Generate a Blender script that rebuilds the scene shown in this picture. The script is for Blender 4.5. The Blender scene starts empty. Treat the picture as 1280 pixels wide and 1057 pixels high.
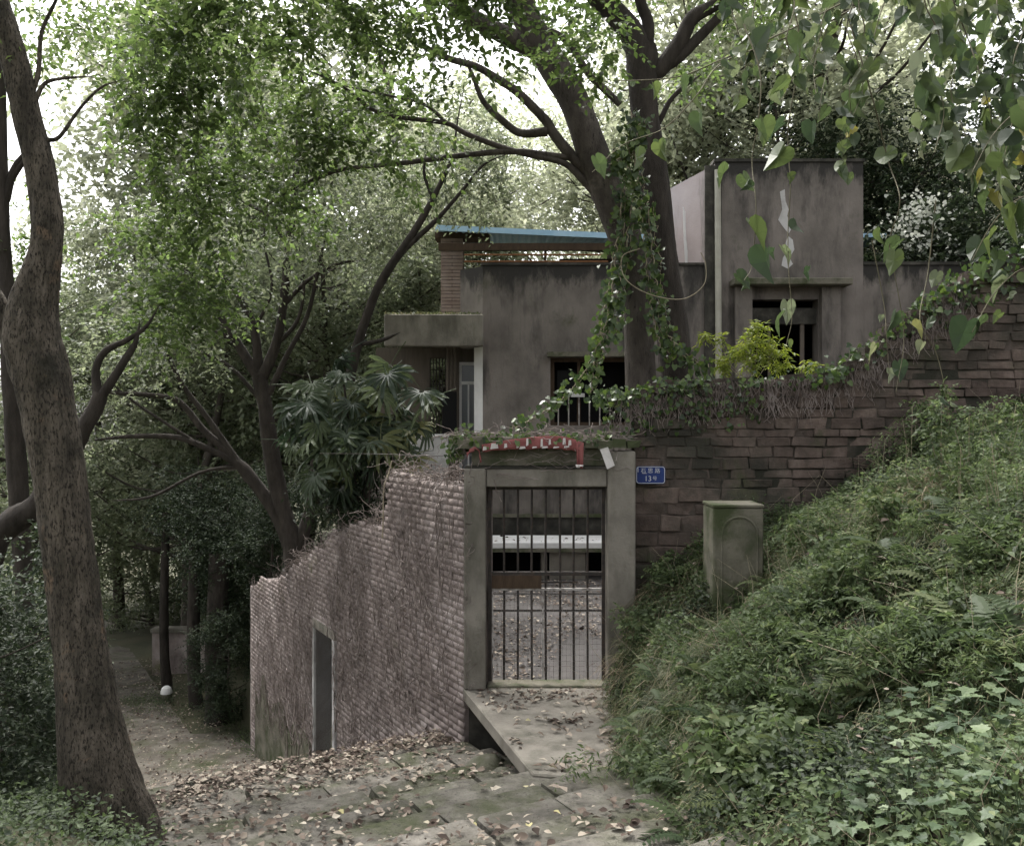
import bpy, bmesh, math, random
import numpy as np
from mathutils import Vector, Matrix

rng = np.random.default_rng(7)
random.seed(7)
SC = bpy.context.scene
COL = SC.collection
R = math.radians

# ------------------------------------------------------------------ camera
CAMZ, FOC = 2.76, 1108.0           # eye height above the gate threshold, focal length in photo pixels
cam = bpy.data.cameras.new('camera')
cam.sensor_fit = 'HORIZONTAL'
cam.angle = 2 * math.atan(640 / FOC)
cam.clip_start, cam.clip_end = 0.05, 900
camo = bpy.data.objects.new('camera', cam)
COL.objects.link(camo)
camo.location = (0, 0, CAMZ)
camo.rotation_euler = (R(90), 0, 0)
SC.camera = camo

# ------------------------------------------------------------------ sky, sun, exposure
W = bpy.data.worlds.new('World')
SC.world = W
W.use_nodes = True
wn = W.node_tree.nodes
wl = W.node_tree.links
sky = wn.new('ShaderNodeTexSky')
sky.sky_type = 'NISHITA'
sky.sun_disc = False
SUN_EL, SUN_AZ = 58, -28           # azimuth from the view direction (+y), towards the left
sky.sun_elevation = R(SUN_EL)
sky.sun_rotation = R(SUN_AZ)
sky.air_density, sky.dust_density, sky.ozone_density = 1.0, 6.0, 1.0
hsv = wn.new('ShaderNodeHueSaturation')
hsv.inputs['Saturation'].default_value = 0.12
wl.new(sky.outputs[0], hsv.inputs['Color'])
bg = wn['Background']
wl.new(hsv.outputs[0], bg.inputs['Color'])
bg.inputs['Strength'].default_value = 0.15
sl = bpy.data.lights.new('sun', 'SUN')
sl.energy, sl.angle, sl.color = 1.3, R(18), (1, 0.96, 0.9)
so = bpy.data.objects.new('sun', sl)
COL.objects.link(so)
sd = Vector((math.sin(R(SUN_AZ)) * math.cos(R(SUN_EL)), math.cos(R(SUN_AZ)) * math.cos(R(SUN_EL)), math.sin(R(SUN_EL))))
so.rotation_euler = sd.to_track_quat('Z', 'Y').to_euler()
VS = SC.view_settings
VS.view_transform, VS.look, VS.gamma, VS.use_curve_mapping = 'Standard', 'None', 1, False
VS.exposure = 1.72
SC.cycles.use_adaptive_sampling = True
SC.cycles.adaptive_threshold = 0.025
SC.cycles.max_bounces = 4
SC.cycles.diffuse_bounces = 2
SC.cycles.glossy_bounces = 2
SC.cycles.transmission_bounces = 2
SC.cycles.transparent_max_bounces = 4


# ------------------------------------------------------------------ helpers
def P(px, py, d):
    """photo pixel + distance along the view axis -> world point"""
    return np.array([(px - 640) / FOC * d, d, CAMZ - (py - 528) / FOC * d])


def np_mesh(name, V, F, rnd=None, smooth=False):
    V = np.ascontiguousarray(V, dtype=np.float32)
    F = np.ascontiguousarray(F, dtype=np.int32)
    k = F.shape[1]
    me = bpy.data.meshes.new(name)
    me.vertices.add(len(V))
    me.vertices.foreach_set('co', V.ravel())
    me.loops.add(F.size)
    me.loops.foreach_set('vertex_index', F.ravel())
    me.polygons.add(len(F))
    me.polygons.foreach_set('loop_start', np.arange(0, F.size, k, dtype=np.int32))
    me.update(calc_edges=True)
    if smooth:
        me.polygons.foreach_set('use_smooth', np.ones(len(F), dtype=bool))
    if rnd is not None:
        a = me.attributes.new('rnd', 'FLOAT', 'POINT')
        a.data.foreach_set('value', np.ascontiguousarray(rnd, dtype=np.float32))
    me.validate()
    return me


def link(name, me, mat=None, parent=None):
    o = bpy.data.objects.new(name, me)
    COL.objects.link(o)
    if me is not None and mat is not None:
        if len(me.materials) == 0:
            me.materials.append(mat)
    if parent is not None:
        o.parent = parent
        if parent.parent is None:
            o.location = -parent.location
    return o


def tag(o, label=None, cat=None, group=None, kind=None):
    if label: o['label'] = label
    if cat: o['category'] = cat
    if group: o['group'] = group
    if kind: o['kind'] = kind
    return o


def thing(name, label, cat, loc=(0, 0, 0), group=None):
    o = bpy.data.objects.new(name, None)
    COL.objects.link(o)
    o.location = loc
    o.empty_display_size = 0.1
    return tag(o, label, cat, group)


class MB:
    """collects shapes (quads/polys) for one mesh"""
    def __init__(s):
        s.v, s.f = [], []

    def add(s, V, F):
        b = len(s.v)
        s.v += [tuple(map(float, p)) for p in V]
        s.f += [tuple(int(i) + b for i in f) for f in F]
        return s

    def box(s, x0, x1, y0, y1, z0, z1, j=0):
        V = [(x, y, z) for z in (z0, z1) for y in (y0, y1) for x in (x0, x1)]
        if j:
            V = [tuple(c + random.uniform(-j, j) for c in p) for p in V]
        return s.add(V, [(0, 2, 3, 1), (4, 5, 7, 6), (0, 1, 5, 4), (2, 6, 7, 3), (0, 4, 6, 2), (1, 3, 7, 5)])

    def prism(s, poly, z0, z1):
        n = len(poly)
        tops = z1 if isinstance(z1, (list, tuple)) else [z1] * n
        V = [(x, y, z0) for x, y in poly] + [(x, y, t) for (x, y), t in zip(poly, tops)]
        F = [tuple(range(n))[::-1], tuple(range(n, 2 * n))] + [(i, (i + 1) % n, n + (i + 1) % n, n + i) for i in range(n)]
        return s.add(V, F)

    def tube(s, pts, r, n=8):
        V, F = tube_arr(np.array(pts, float), np.full(len(pts), r) if np.isscalar(r) else np.array(r, float), n)
        return s.add(V, F)

    def mesh(s, name, bevel=0):
        me = bpy.data.meshes.new(name)
        me.from_pydata(s.v, [], s.f)
        if bevel:
            bm = bmesh.new(); bm.from_mesh(me)
            bmesh.ops.recalc_face_normals(bm, faces=bm.faces)
            bmesh.ops.bevel(bm, geom=bm.edges[:], offset=bevel, segments=1, affect='EDGES')
            bm.to_mesh(me); bm.free()
        else:
            me.validate()
        me.update()
        return me

    def part(s, name, mat, parent=None, bevel=0):
        return link(name, s.mesh(name, bevel), mat, parent)


def catmull(p, sub):
    p = np.asarray(p, float)
    q = np.vstack([2 * p[0] - p[1], p, 2 * p[-1] - p[-2]])
    out = []
    for i in range(1, len(q) - 2):
        for t in np.linspace(0, 1, sub, endpoint=False):
            a, b, c, d = q[i - 1], q[i], q[i + 1], q[i + 2]
            out.append(0.5 * (2 * b + (c - a) * t + (2 * a - 5 * b + 4 * c - d) * t * t + (3 * b - a - 3 * c + d) * t ** 3))
    out.append(p[-1])
    return np.array(out)


def tube_arr(pts, rad, n=8, rough=0.0, cap=True, seed=0):
    m = len(pts)
    T = np.gradient(pts, axis=0)
    T /= np.linalg.norm(T, axis=1, keepdims=True) + 1e-9
    up = np.array([0.31, 0.87, 0.38])
    A = np.cross(T, up); A /= np.linalg.norm(A, axis=1, keepdims=True) + 1e-9
    B = np.cross(T, A)
    th = np.linspace(0, 2 * np.pi, n, endpoint=False)
    rr = np.repeat(rad[:, None], n, 1)
    if rough:
        g = np.random.default_rng(seed)
        low = g.normal(0, 1, (m // 3 + 3, n))
        xi = np.arange(m) / 3.0
        lo = low[xi.astype(int)] * (1 - xi % 1)[:, None] + low[xi.astype(int) + 1] * (xi % 1)[:, None]
        rr = rr * (1 + rough * lo + rough * 0.4 * g.normal(0, 1, (m, n)))
    V = pts[:, None, :] + rr[..., None] * (np.cos(th)[None, :, None] * A[:, None, :] + np.sin(th)[None, :, None] * B[:, None, :])
    V = V.reshape(-1, 3)
    i = np.arange(m - 1)[:, None] * n
    k = np.arange(n)[None, :]
    k2 = (k + 1) % n
    F = np.stack([i + k, i + k2, i + n + k2, i + n + k], -1).reshape(-1, 4)
    return V, F


def join_arr(L):
    V, F, b = [], [], 0
    for v, f in L:
        V.append(v); F.append(f + b); b += len(v)
    return np.vstack(V), np.vstack(F)


def px_path(L, d, sub=4, dd=0.0):
    """L: (px, py, width_px[, extra depth]) -> resampled points and radii"""
    pts = np.array([P(q[0], q[1], d + (q[3] if len(q) > 3 else dd * i)) for i, q in enumerate(L)])
    rad = np.array([[q[2] * 0.5 * (d + (q[3] if len(q) > 3 else dd * i)) / FOC] for i, q in enumerate(L)])
    pr = catmull(np.hstack([pts, rad]), sub)
    return pr[:, :3], np.maximum(pr[:, 3], 0.003)


def unit(a):
    return a / (np.linalg.norm(a, axis=-1, keepdims=True) + 1e-9)


DIAMOND = (np.array([(0, 0, 0), (-.26, .45, .07), (0, 1, -.08), (.26, .45, .07)]), np.array([(0, 1, 2), (0, 2, 3)]))
OVAL = (np.array([(0, 0, 0), (-.2, .22, .05), (-.27, .52, .07), (0, .5, 0), (0, 1, -.12), (.27, .52, .07), (.2, .22, .05)]),
        np.array([(0, 3, 1), (1, 3, 2), (2, 3, 4), (0, 6, 3), (6, 5, 3), (5, 4, 3)]))
ROUND = (np.array([(0, .1, 0), (-.3, -.05, .05), (-.48, .3, .08), (-.3, .72, .03), (0, 1.05, -.1), (.3, .72, .03), (.48, .3, .08), (.3, -.05, .05)]),
         np.array([(0, 2, 1), (0, 3, 2), (0, 4, 3), (0, 5, 4), (0, 6, 5), (0, 7, 6)]))
NARROW = (np.array([(0, 0, 0), (-.13, .4, .03), (0, 1, -.1), (.13, .4, .03)]), np.array([(0, 1, 2), (0, 2, 3)]))


def leaf_arr(pos, d, nrm, size, tpl=DIAMOND, g=rng):
    """many leaves: pos, tip direction, facing, size -> V, F, rnd"""
    d = unit(d); w = unit(np.cross(d, nrm)); nn = np.cross(w, d)
    T, TF = tpl
    n, k = len(pos), len(T)
    V = pos[:, None, :] + size[:, None, None] * (T[None, :, 0:1] * w[:, None] + T[None, :, 1:2] * d[:, None] + T[None, :, 2:3] * nn[:, None])
    F = (np.arange(n) * k)[:, None, None] + TF[None]
    r = np.repeat(g.random(n), k)
    return V.reshape(-1, 3), F.reshape(-1, TF.shape[1]), r


def sprays(blobs, nspray, k, L, size, g, tpl=DIAMOND, droop=0.25, flat=0.8, twig=None, outward=0.5):
    """blobs (centre, radius): leafy twigs through each blob's volume"""
    C, D = [], []
    for c, rad, *w in blobs:
        n = max(2, int(nspray * (w[0] if w else 1)))
        u = unit(g.normal(0, 1, (n, 3))) * (g.random((n, 1)) ** 0.45) * rad * np.array([1, 1, flat])
        C.append(np.asarray(c) + u)
        D.append(unit(unit(u + 1e-6) * outward + g.normal(0, .6, (n, 3)) + np.array([0, 0, -droop * .5])))
    C, D = np.vstack(C), np.vstack(D)
    n = len(C)
    t = (np.arange(k) + .5) / k
    LL = L * g.uniform(.6, 1.3, (n, 1, 1))
    pos = C[:, None, :] + D[:, None, :] * (t[None, :, None] - .3) * LL
    pos[..., 2] -= droop * LL[..., 0] * t[None, :] ** 2
    side = unit(np.cross(D, np.array([0, 0, 1.0])) + 1e-4)
    sg = np.where(np.arange(k) % 2, 1, -1)[None, :, None]
    dr = D[:, None, :] * .55 + side[:, None, :] * sg * .8 + g.normal(0, .3, (n, k, 3)) + np.array([0, 0, -.25])
    nr = np.array([0, 0, 1.0]) + g.normal(0, .45, (n, k, 3))
    sz = size * g.uniform(.6, 1.25, n * k)
    V, F, r = leaf_arr(pos.reshape(-1, 3), dr.reshape(-1, 3), nr.reshape(-1, 3), sz, tpl, g)
    # leaves of one twig share most of their tint
    kk = len(tpl[0])
    r = 0.5 * r + 0.5 * np.repeat(g.random(n), k * kk)
    tw = None
    if twig:
        a = C - D * LL[:, 0] * .3
        b = C + D * LL[:, 0] * .65; b[:, 2] -= droop * LL[:, 0, 0] * .8
        s2 = side * twig; u2 = unit(np.cross(D, side)) * twig
        Vt = np.stack([a + s2, a - s2, a + u2, b + s2 * .4, b - s2 * .4, b + u2 * .4], 1).reshape(-1, 3)
        q = np.array([(0, 1, 4, 3), (1, 2, 5, 4), (2, 0, 3, 5)])
        tw = (Vt, ((np.arange(n) * 6)[:, None, None] + q[None]).reshape(-1, 4))
    return (V, F, r), tw


def vnoise(x, y, s=1.0, seed=0):
    t = np.random.default_rng(seed).random((64, 64))
    x, y = np.asarray(x) * s + 200, np.asarray(y) * s + 200
    xi, yi = np.floor(x).astype(int), np.floor(y).astype(int)
    fx, fy = x - xi, y - yi
    fx, fy = fx * fx * (3 - 2 * fx), fy * fy * (3 - 2 * fy)
    g = lambda a, b: t[a % 64, b % 64]
    return (g(xi, yi) * (1 - fx) + g(xi + 1, yi) * fx) * (1 - fy) + (g(xi, yi + 1) * (1 - fx) + g(xi + 1, yi + 1) * fx) * fy


# ------------------------------------------------------------------ materials
def new_mat(name):
    m = bpy.data.materials.new(name)
    m.use_nodes = True
    nt = m.node_tree
    b = nt.nodes['Principled BSDF']
    return m, nt, b


def ramp(nt, stops):
    r = nt.nodes.new('ShaderNodeValToRGB')
    e = r.color_ramp.elements
    while len(e) < len(stops): e.new(0.5)
    for el, (p, c) in zip(e, stops):
        el.position = p; el.color = (*c, 1)
    return r


def surf(name, cols, scale=3.0, rough=0.85, bump=0.3, bscale=30, stretch=(1, 1, 1), stain=None, stain_scale=1.2,
         stain_stretch=(1, 1, 1), stain_lo=0.5, stain_hi=0.65, rand=0.0, spec=0.25, coords='pos', extra=None, extra_rng=(.58, .64), extra_scale=2.0, algae=None, crack=None, bdist=.03):
    """mottled surface: noise ramp, optional stain colour laid over it in patches, fine bump"""
    m, nt, b = new_mat(name)
    N, L = nt.nodes, nt.links
    if coords == 'pos':
        src = N.new('ShaderNodeNewGeometry').outputs['Position']
    else:
        src = N.new('ShaderNodeTexCoord').outputs['Object']

    def noise(sc, st, det=8, w=0.6):
        mp = N.new('ShaderNodeMapping'); mp.inputs['Scale'].default_value = st
        L.new(src, mp.inputs[0])
        n = N.new('ShaderNodeTexNoise'); n.inputs['Scale'].default_value = sc
        n.inputs['Detail'].default_value = det; n.inputs['Roughness'].default_value = w
        L.new(mp.outputs[0], n.inputs['Vector'])
        return n.outputs['Fac']
    n1 = noise(scale, stretch)
    k = len(cols)
    rp = ramp(nt, [(0.28 + 0.44 * i / max(1, k - 1), c) for i, c in enumerate(cols)])
    L.new(n1, rp.inputs[0])
    c = rp.outputs[0]

    def mix(c, col, fac, lo, hi):
        mr = N.new('ShaderNodeMapRange'); mr.inputs['From Min'].default_value = lo; mr.inputs['From Max'].default_value = hi
        L.new(fac, mr.inputs[0])
        mx = N.new('ShaderNodeMix'); mx.data_type = 'RGBA'
        L.new(mr.outputs[0], mx.inputs[0]); L.new(c, mx.inputs[6]); mx.inputs[7].default_value = (*col, 1)
        return mx.outputs[2]
    if stain is not None:
        c = mix(c, stain, noise(stain_scale, stain_stretch, 10, .65), stain_lo, stain_hi)
    if extra is not None:
        c = mix(c, extra, noise(extra_scale, (1.3, .9, 1.1), 9, .7), *extra_rng)
    if crack is not None:      # (colour, scale, stretch, lo, hi): fissures
        c = mix(c, crack[0], noise(crack[1], crack[2], 9, .7), crack[3], crack[4])
    if algae is not None:      # black algae run down from a coping: (top z, depth)
        sx = N.new('ShaderNodeSeparateXYZ'); L.new(src, sx.inputs[0])
        mz = N.new('ShaderNodeMapRange'); mz.inputs['From Min'].default_value = algae[0] - algae[1]; mz.inputs['From Max'].default_value = algae[0]
        mz.inputs['To Min'].default_value = -.25; mz.inputs['To Max'].default_value = .22
        L.new(sx.outputs['Z'], mz.inputs[0])
        ad = N.new('ShaderNodeMath'); ad.operation = 'ADD'
        L.new(mz.outputs[0], ad.inputs[0]); L.new(noise(2.2, (1.5, 1.5, .5), 10, .7), ad.inputs[1])
        c = mix(c, (.035, .033, .03), ad.outputs[0], .5, .66)
    if rand:
        oi = N.new('ShaderNodeObjectInfo')
        mr = N.new('ShaderNodeMapRange'); mr.inputs['To Min'].default_value = 1 - rand; mr.inputs['To Max'].default_value = 1 + rand
        L.new(oi.outputs['Random'], mr.inputs[0])
        hs = N.new('ShaderNodeHueSaturation'); L.new(mr.outputs[0], hs.inputs['Value']); L.new(c, hs.inputs['Color'])
        c = hs.outputs[0]
    L.new(c, b.inputs['Base Color'])
    b.inputs['Roughness'].default_value = rough
    b.inputs['Specular IOR Level'].default_value = spec
    if bump:
        bp = N.new('ShaderNodeBump'); bp.inputs['Strength'].default_value = bump; bp.inputs['Distance'].default_value = bdist
        L.new(noise(bscale, stretch, 6, .7), bp.inputs['Height'])
        L.new(bp.outputs[0], b.inputs['Normal'])
    return m


def leafmat(name, stops, trans=0.35, rough=0.45, spec=0.35, tboost=1.6, objrand=False):
    m, nt, b = new_mat(name)
    N, L = nt.nodes, nt.links
    if objrand:
        f = N.new('ShaderNodeObjectInfo').outputs['Random']
    else:
        a = N.new('ShaderNodeAttribute'); a.attribute_name = 'rnd'; f = a.outputs['Fac']
    rp = ramp(nt, stops)
    L.new(f, rp.inputs[0])
    L.new(rp.outputs[0], b.inputs['Base Color'])
    b.inputs['Roughness'].default_value = rough
    b.inputs['Specular IOR Level'].default_value = spec
    if trans:
        t = N.new('ShaderNodeBsdfTranslucent')
        hs = N.new('ShaderNodeHueSaturation'); hs.inputs['Value'].default_value = tboost; hs.inputs['Saturation'].default_value = 1.1
        hs.inputs['Hue'].default_value = 0.495
        L.new(rp.outputs[0], hs.inputs['Color']); L.new(hs.outputs[0], t.inputs['Color'])
        mx = N.new('ShaderNodeMixShader'); mx.inputs[0].default_value = trans
        L.new(b.outputs[0], mx.inputs[1]); L.new(t.outputs[0], mx.inputs[2])
        L.new(mx.outputs[0], N['Material Output'].inputs['Surface'])
    return m


def flat(name, c, rough=0.6, spec=0.3, metal=0.0):
    m, nt, b = new_mat(name)
    b.inputs['Base Color'].default_value = (*c, 1)
    b.inputs['Roughness'].default_value = rough
    b.inputs['Specular IOR Level'].default_value = spec
    b.inputs['Metallic'].default_value = metal
    return m


M = {}
M['plaster'] = surf('plaster', [(.087, .078, .069), (.162, .143, .127), (.217, .191, .171)], 1.6, .9, .3, 25, (1, 1, .7),
                    stain=(.04, .037, .034), stain_scale=1.0, stain_stretch=(1.6, 1.6, .45), stain_lo=.5, stain_hi=.68, extra=(.085, .085, .06), extra_rng=(.58, .72), extra_scale=1.1, algae=(5.78, .9), crack=((.07, .063, .056), 3.2, (3.5, 3.5, .3), .57, .85))
M['plaster_tower'] = surf('plaster_tower', [(.087, .078, .069), (.162, .143, .127), (.217, .191, .171)], 1.6, .9, .3, 25, (1, 1, .7),
                    stain=(.04, .037, .034), stain_scale=1.0, stain_stretch=(1.6, 1.6, .45), stain_lo=.5, stain_hi=.68, extra=(.085, .085, .06), extra_rng=(.58, .72), extra_scale=1.1, algae=(7.75, .9), crack=((.07, .063, .056), 3.2, (3.5, 3.5, .3), .57, .85))
M['plaster_pink'] = surf('plaster_pink', [(.33, .28, .27), (.42, .36, .35)], 2, .9, .2, 25, stain=(.12, .11, .1), stain_scale=1.5, stain_stretch=(2, 2, .4), stain_lo=.55, stain_hi=.75)
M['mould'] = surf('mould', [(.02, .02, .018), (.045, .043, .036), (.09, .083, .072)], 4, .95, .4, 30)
M['concrete'] = surf('concrete', [(.13, .118, .1), (.2, .183, .155), (.25, .23, .195)], 2.2, .9, .35, 35, stain=(.1, .094, .075), stain_scale=1.6, stain_stretch=(1.4, 1.4, .6), stain_lo=.48, stain_hi=.66)
M['concrete_moss'] = surf('concrete_moss', [(.085, .082, .062), (.14, .13, .1), (.18, .165, .13)], 4, .95, .4, 40, stain=(.05, .06, .028), stain_scale=2.5, stain_lo=.45, stain_hi=.62)
M['pale_wall'] = surf('pale_wall', [(.4, .39, .38), (.5, .49, .48)], 2, .85, .15, 20, stain=(.2, .19, .18), stain_scale=1.5, stain_lo=.5, stain_hi=.7)
M['white_paint'] = surf('white_paint', [(.62, .61, .6), (.75, .74, .73)], 3, .6, .1, 20)
M['brick_red'] = surf('brick_red', [(.065, .05, .042), (.12, .09, .075), (.17, .132, .112)], 7, .92, .6, 45, stain=(.045, .042, .033), stain_scale=1.1, stain_lo=.43, stain_hi=.62, rand=.28,
                      extra=(.06, .065, .035), extra_rng=(.56, .7), extra_scale=1.4)
M['mortar'] = surf('mortar', [(.058, .047, .04), (.115, .092, .078)], 8, .95, .5, 50, stain=(.03, .03, .022), stain_lo=.45, stain_hi=.6)
M['mortar_pale'] = surf('mortar_pale', [(.17, .14, .13), (.29, .245, .23)], 6, .95, .4, 40, stain=(.06, .05, .045), stain_lo=.5, stain_hi=.65)
M['brick_grey'] = surf('brick_grey', [(.19, .155, .144), (.32, .268, .25), (.44, .385, .365)], 2.2, .92, .5, 40, stain=(.11, .088, .084), stain_scale=1.5, stain_stretch=(1, 1, .6), stain_lo=.5, stain_hi=.72,
                       extra=(.13, .13, .065), extra_rng=(.6, .72), extra_scale=1.0)
M['brick_pale'] = surf('brick_pale', [(.3, .22, .19), (.42, .34, .3)], 6, .9, .4, 40, rand=.2)
M['slab'] = surf('slab', [(.06, .056, .047), (.135, .124, .105), (.21, .195, .168)], 5, .9, .7, 40, stain=(.062, .068, .035), stain_scale=1.7, stain_lo=.46, stain_hi=.64, rand=.22, crack=((.045, .042, .035), 28, (1, 1, 1), .54, .68))
M['court'] = surf('court', [(.055, .05, .047), (.1, .091, .087)], 2.2, .75, .25, 30, stain=(.05, .045, .042), stain_scale=1.0, stain_lo=.5, stain_hi=.65)
M['soil'] = surf('soil', [(.022, .018, .012), (.045, .036, .024), (.07, .058, .04)], 5, .97, .8, 30, stain=(.035, .045, .018), stain_scale=2, stain_lo=.48, stain_hi=.6)
M['forest_floor'] = surf('forest_floor', [(.035, .04, .022), (.06, .06, .035), (.09, .08, .05)], .6, .97, .5, 8)
M['dirt_path'] = surf('dirt_path', [(.06, .052, .042), (.115, .102, .085), (.18, .165, .14)], 3, .95, .6, 30, stain=(.06, .065, .035), stain_lo=.5, stain_hi=.65)
M['rock'] = surf('rock', [(.045, .043, .035), (.1, .095, .08), (.15, .14, .12)], 6, .9, .7, 30, stain=(.045, .05, .022), stain_lo=.45, stain_hi=.6)
M['bark_grey'] = surf('bark_grey', [(.045, .038, .03), (.12, .102, .08), (.22, .185, .148)], 16, .95, 1.0, 30, (1, 1, .16), stain=(.04, .037, .027), stain_scale=2.6, stain_lo=.48, stain_hi=.66, extra=(.2, .145, .1), extra_rng=(.6, .66), extra_scale=3.4, crack=((.02, .017, .013), 85, (1, 1, .32), .49, .6), bdist=.08)
M['bark_dark'] = surf('bark_dark', [(.018, .015, .012), (.036, .03, .025), (.06, .05, .042)], 10, .92, .8, 45, (1, 1, .3))
M['bark_main'] = surf('bark_main', [(.035, .029, .025), (.065, .055, .047), (.1, .086, .074)], 7, .92, .7, 45, (1, 1, .4), extra=(.16, .14, .12), extra_rng=(.56, .7), extra_scale=1.5, crack=((.02, .017, .014), 26, (1, 1, .25), .56, .64))
M['bark_far'] = surf('bark_far', [(.04, .034, .028), (.08, .068, .056)], 5, .95, .5, 20, (1, 1, .3))
M['dead_stem'] = surf('dead_stem', [(.08, .063, .055), (.18, .148, .133), (.31, .268, .248)], 7, .9, 0)
M['tan_stem'] = surf('tan_stem', [(.2, .17, .12), (.32, .28, .2)], 12, .85, 0)
M['vine_stem'] = surf('vine_stem', [(.07, .065, .04), (.15, .135, .09)], 12, .85, 0)
M['iron'] = surf('iron', [(.012, .011, .01), (.03, .024, .02), (.06, .04, .028)], 20, .6, .3, 80, spec=.4)
M['iron_white'] = surf('iron_white', [(.06, .04, .03), (.3, .28, .26), (.5, .48, .45)], 14, .65, .2, 60)
M['wire'] = flat('wire', (.16, .15, .14), .5, .4)
M['wood_brown'] = surf('wood_brown', [(.04, .026, .016), (.075, .05, .032)], 6, .8, .3, 40, (4, 1, 1))
M['wood_old'] = surf('wood_old', [(.075, .062, .05), (.13, .11, .09)], 8, .85, .3, 40, (1, 1, .15))
M['shade_black'] = flat('shade_black', (.012, .012, .012), .9, .1)  # near-black colour standing in for the shade inside openings
M['glass'] = flat('glass', (.16, .17, .18), .15, .5)
M['blue_tin'] = surf('blue_tin', [(.25, .42, .56), (.38, .55, .68)], 3, .45, .1, 20, spec=.5)
M['red_cloth'] = surf('red_cloth', [(.17, .055, .052), (.25, .09, .085)], 9, .85, .2, 50, coords='obj')
M['white_cloth'] = surf('white_cloth', [(.45, .42, .4), (.6, .57, .55)], 14, .85, .15, 50, coords='obj')
M['red_paint'] = flat('red_paint', (.2, .05, .04), .7)
M['sign_blue'] = surf('sign_blue', [(.014, .03, .125), (.022, .045, .17)], 20, .5, 0)
M['sign_white'] = flat('sign_white', (.5, .51, .55), .5)
M['pipe'] = surf('pipe', [(.28, .27, .22), (.4, .385, .33)], 4, .6, .1, 20)
M['rust'] = surf('rust', [(.16, .07, .035), (.26, .13, .06)], 14, .9, .4, 40)
G = lambda r, g, b: (r, g, b)
M['leaf_canopy'] = leafmat('leaf_canopy', [(0, G(.022, .035, .014)), (.4, G(.05, .075, .024)), (.8, G(.085, .12, .045)), (1, G(.15, .18, .07))], .55, .45, .35, 2.0)
M['leaf_far'] = leafmat('leaf_far', [(0, G(.06, .075, .045)), (.5, G(.12, .142, .082)), (1, G(.22, .24, .155))], .5, .5, .35)  # background leaves lightened in colour where haze would brighten them
M['leaf_hazed'] = leafmat('leaf_hazed', [(0, G(.15, .17, .11)), (.6, G(.29, .31, .22)), (1, G(.46, .47, .36))], .5)  # pale colour stands in for haze and glare over distant leaves
M['leaf_dark'] = leafmat('leaf_dark', [(0, G(.014, .022, .013)), (.6, G(.03, .043, .022)), (1, G(.055, .07, .036))], .25, .55, .2)
M['leaf_ivy'] = leafmat('leaf_ivy', [(0, G(.02, .035, .014)), (.5, G(.045, .075, .022)), (1, G(.09, .13, .035))], .3, .4, .4)
M['leaf_bamboo'] = leafmat('leaf_bamboo', [(0, G(.1, .14, .025)), (.6, G(.17, .21, .04)), (1, G(.24, .26, .06))], .45)
M['leaf_palm'] = leafmat('leaf_palm', [(0, G(.022, .036, .02)), (.5, G(.05, .07, .036)), (.85, G(.09, .115, .055)), (1, G(.17, .17, .07))], .3, .5, .35, objrand=True)
M['leaf_vine'] = leafmat('leaf_vine', [(0, G(.025, .04, .02)), (.5, G(.05, .072, .03)), (.8, G(.075, .1, .035)), (.95, G(.11, .125, .085)), (.985, G(.12, .13, .07)), (1, G(.21, .19, .03))], .4, .5, .3, objrand=True)
M['herb'] = leafmat('herb', [(0, G(.02, .03, .016)), (.35, G(.06, .084, .035)), (.7, G(.1, .138, .06)), (1, G(.21, .23, .12))], .42, .55, .25)
M['grass'] = leafmat('grass', [(0, G(.03, .04, .018)), (.4, G(.065, .08, .032)), (.75, G(.11, .115, .055)), (1, G(.24, .2, .125))], .3, .55, .25)
M['dry_grass'] = leafmat('dry_grass', [(0, G(.07, .05, .032)), (.5, G(.15, .115, .075)), (1, G(.29, .24, .165))], .2, .7, .2)
M['fern'] = leafmat('fern', [(0, G(.03, .048, .022)), (.6, G(.065, .09, .04)), (1, G(.12, .14, .065))], .35, .5, .25, objrand=True)
M['herb_near'] = leafmat('herb_near', [(0, G(.04, .065, .034)), (.6, G(.08, .115, .058)), (1, G(.15, .19, .1))], .3, .5, .3, objrand=True)
M['litter'] = leafmat('litter', [(0, G(.03, .021, .016)), (.3, G(.08, .058, .046)), (.6, G(.17, .135, .108)), (1, G(.38, .33, .265))], .1, .8, .2, 1.2)
M['litter_obj'] = leafmat('litter_obj', [(0, G(.05, .036, .027)), (.25, G(.14, .105, .08)), (.55, G(.3, .25, .2)), (.95, G(.48, .43, .35)), (1, G(.38, .34, .16))], .1, .75, .25, 1.2, objrand=True)
M['flower'] = leafmat('flower', [(0, G(.3, .32, .27)), (1, G(.55, .56, .5))], .3, .5, .3)

# ------------------------------------------------------------------ terrain functions
WD = np.array([-.5, .866])          # direction the lane and its wall run, seen from above
NN = np.array([.866, .5])           # to the lane's right
S_T = [-12, -4, 0, 3, 5.5, 6.5, 7.3, 8.8, 9.05, 13.3, 16.5, 20, 30, 60, 200]
Z_T = [3.2, 1.6, 1.16, .72, .03, -.3, -.5, -.72, -.9, -2.55, -3.4, -3.65, -4.05, -4.6, -5]


def lane_z(s):
    return np.interp(s, S_T, Z_T)


def sn(x, y):
    return x * WD[0] + y * WD[1], x * NN[0] + y * NN[1]


def xy(s, n):
    return s * WD[0] + n * NN[0], s * WD[1] + n * NN[1]


P9 = ([.3, .75, 1.0, 1.27, 1.7, 2.5, 3.9, 5.4, 8, 16], [-1.2, -.7, .05, .75, 1.12, 1.62, 2.25, 2.9, 3.8, 6])
P4 = ([.1, .55, .9, 1.3, 2, 3, 5, 8, 16], [-.5, .2, .68, .95, 1.3, 1.88, 2.8, 3.8, 6])


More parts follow.
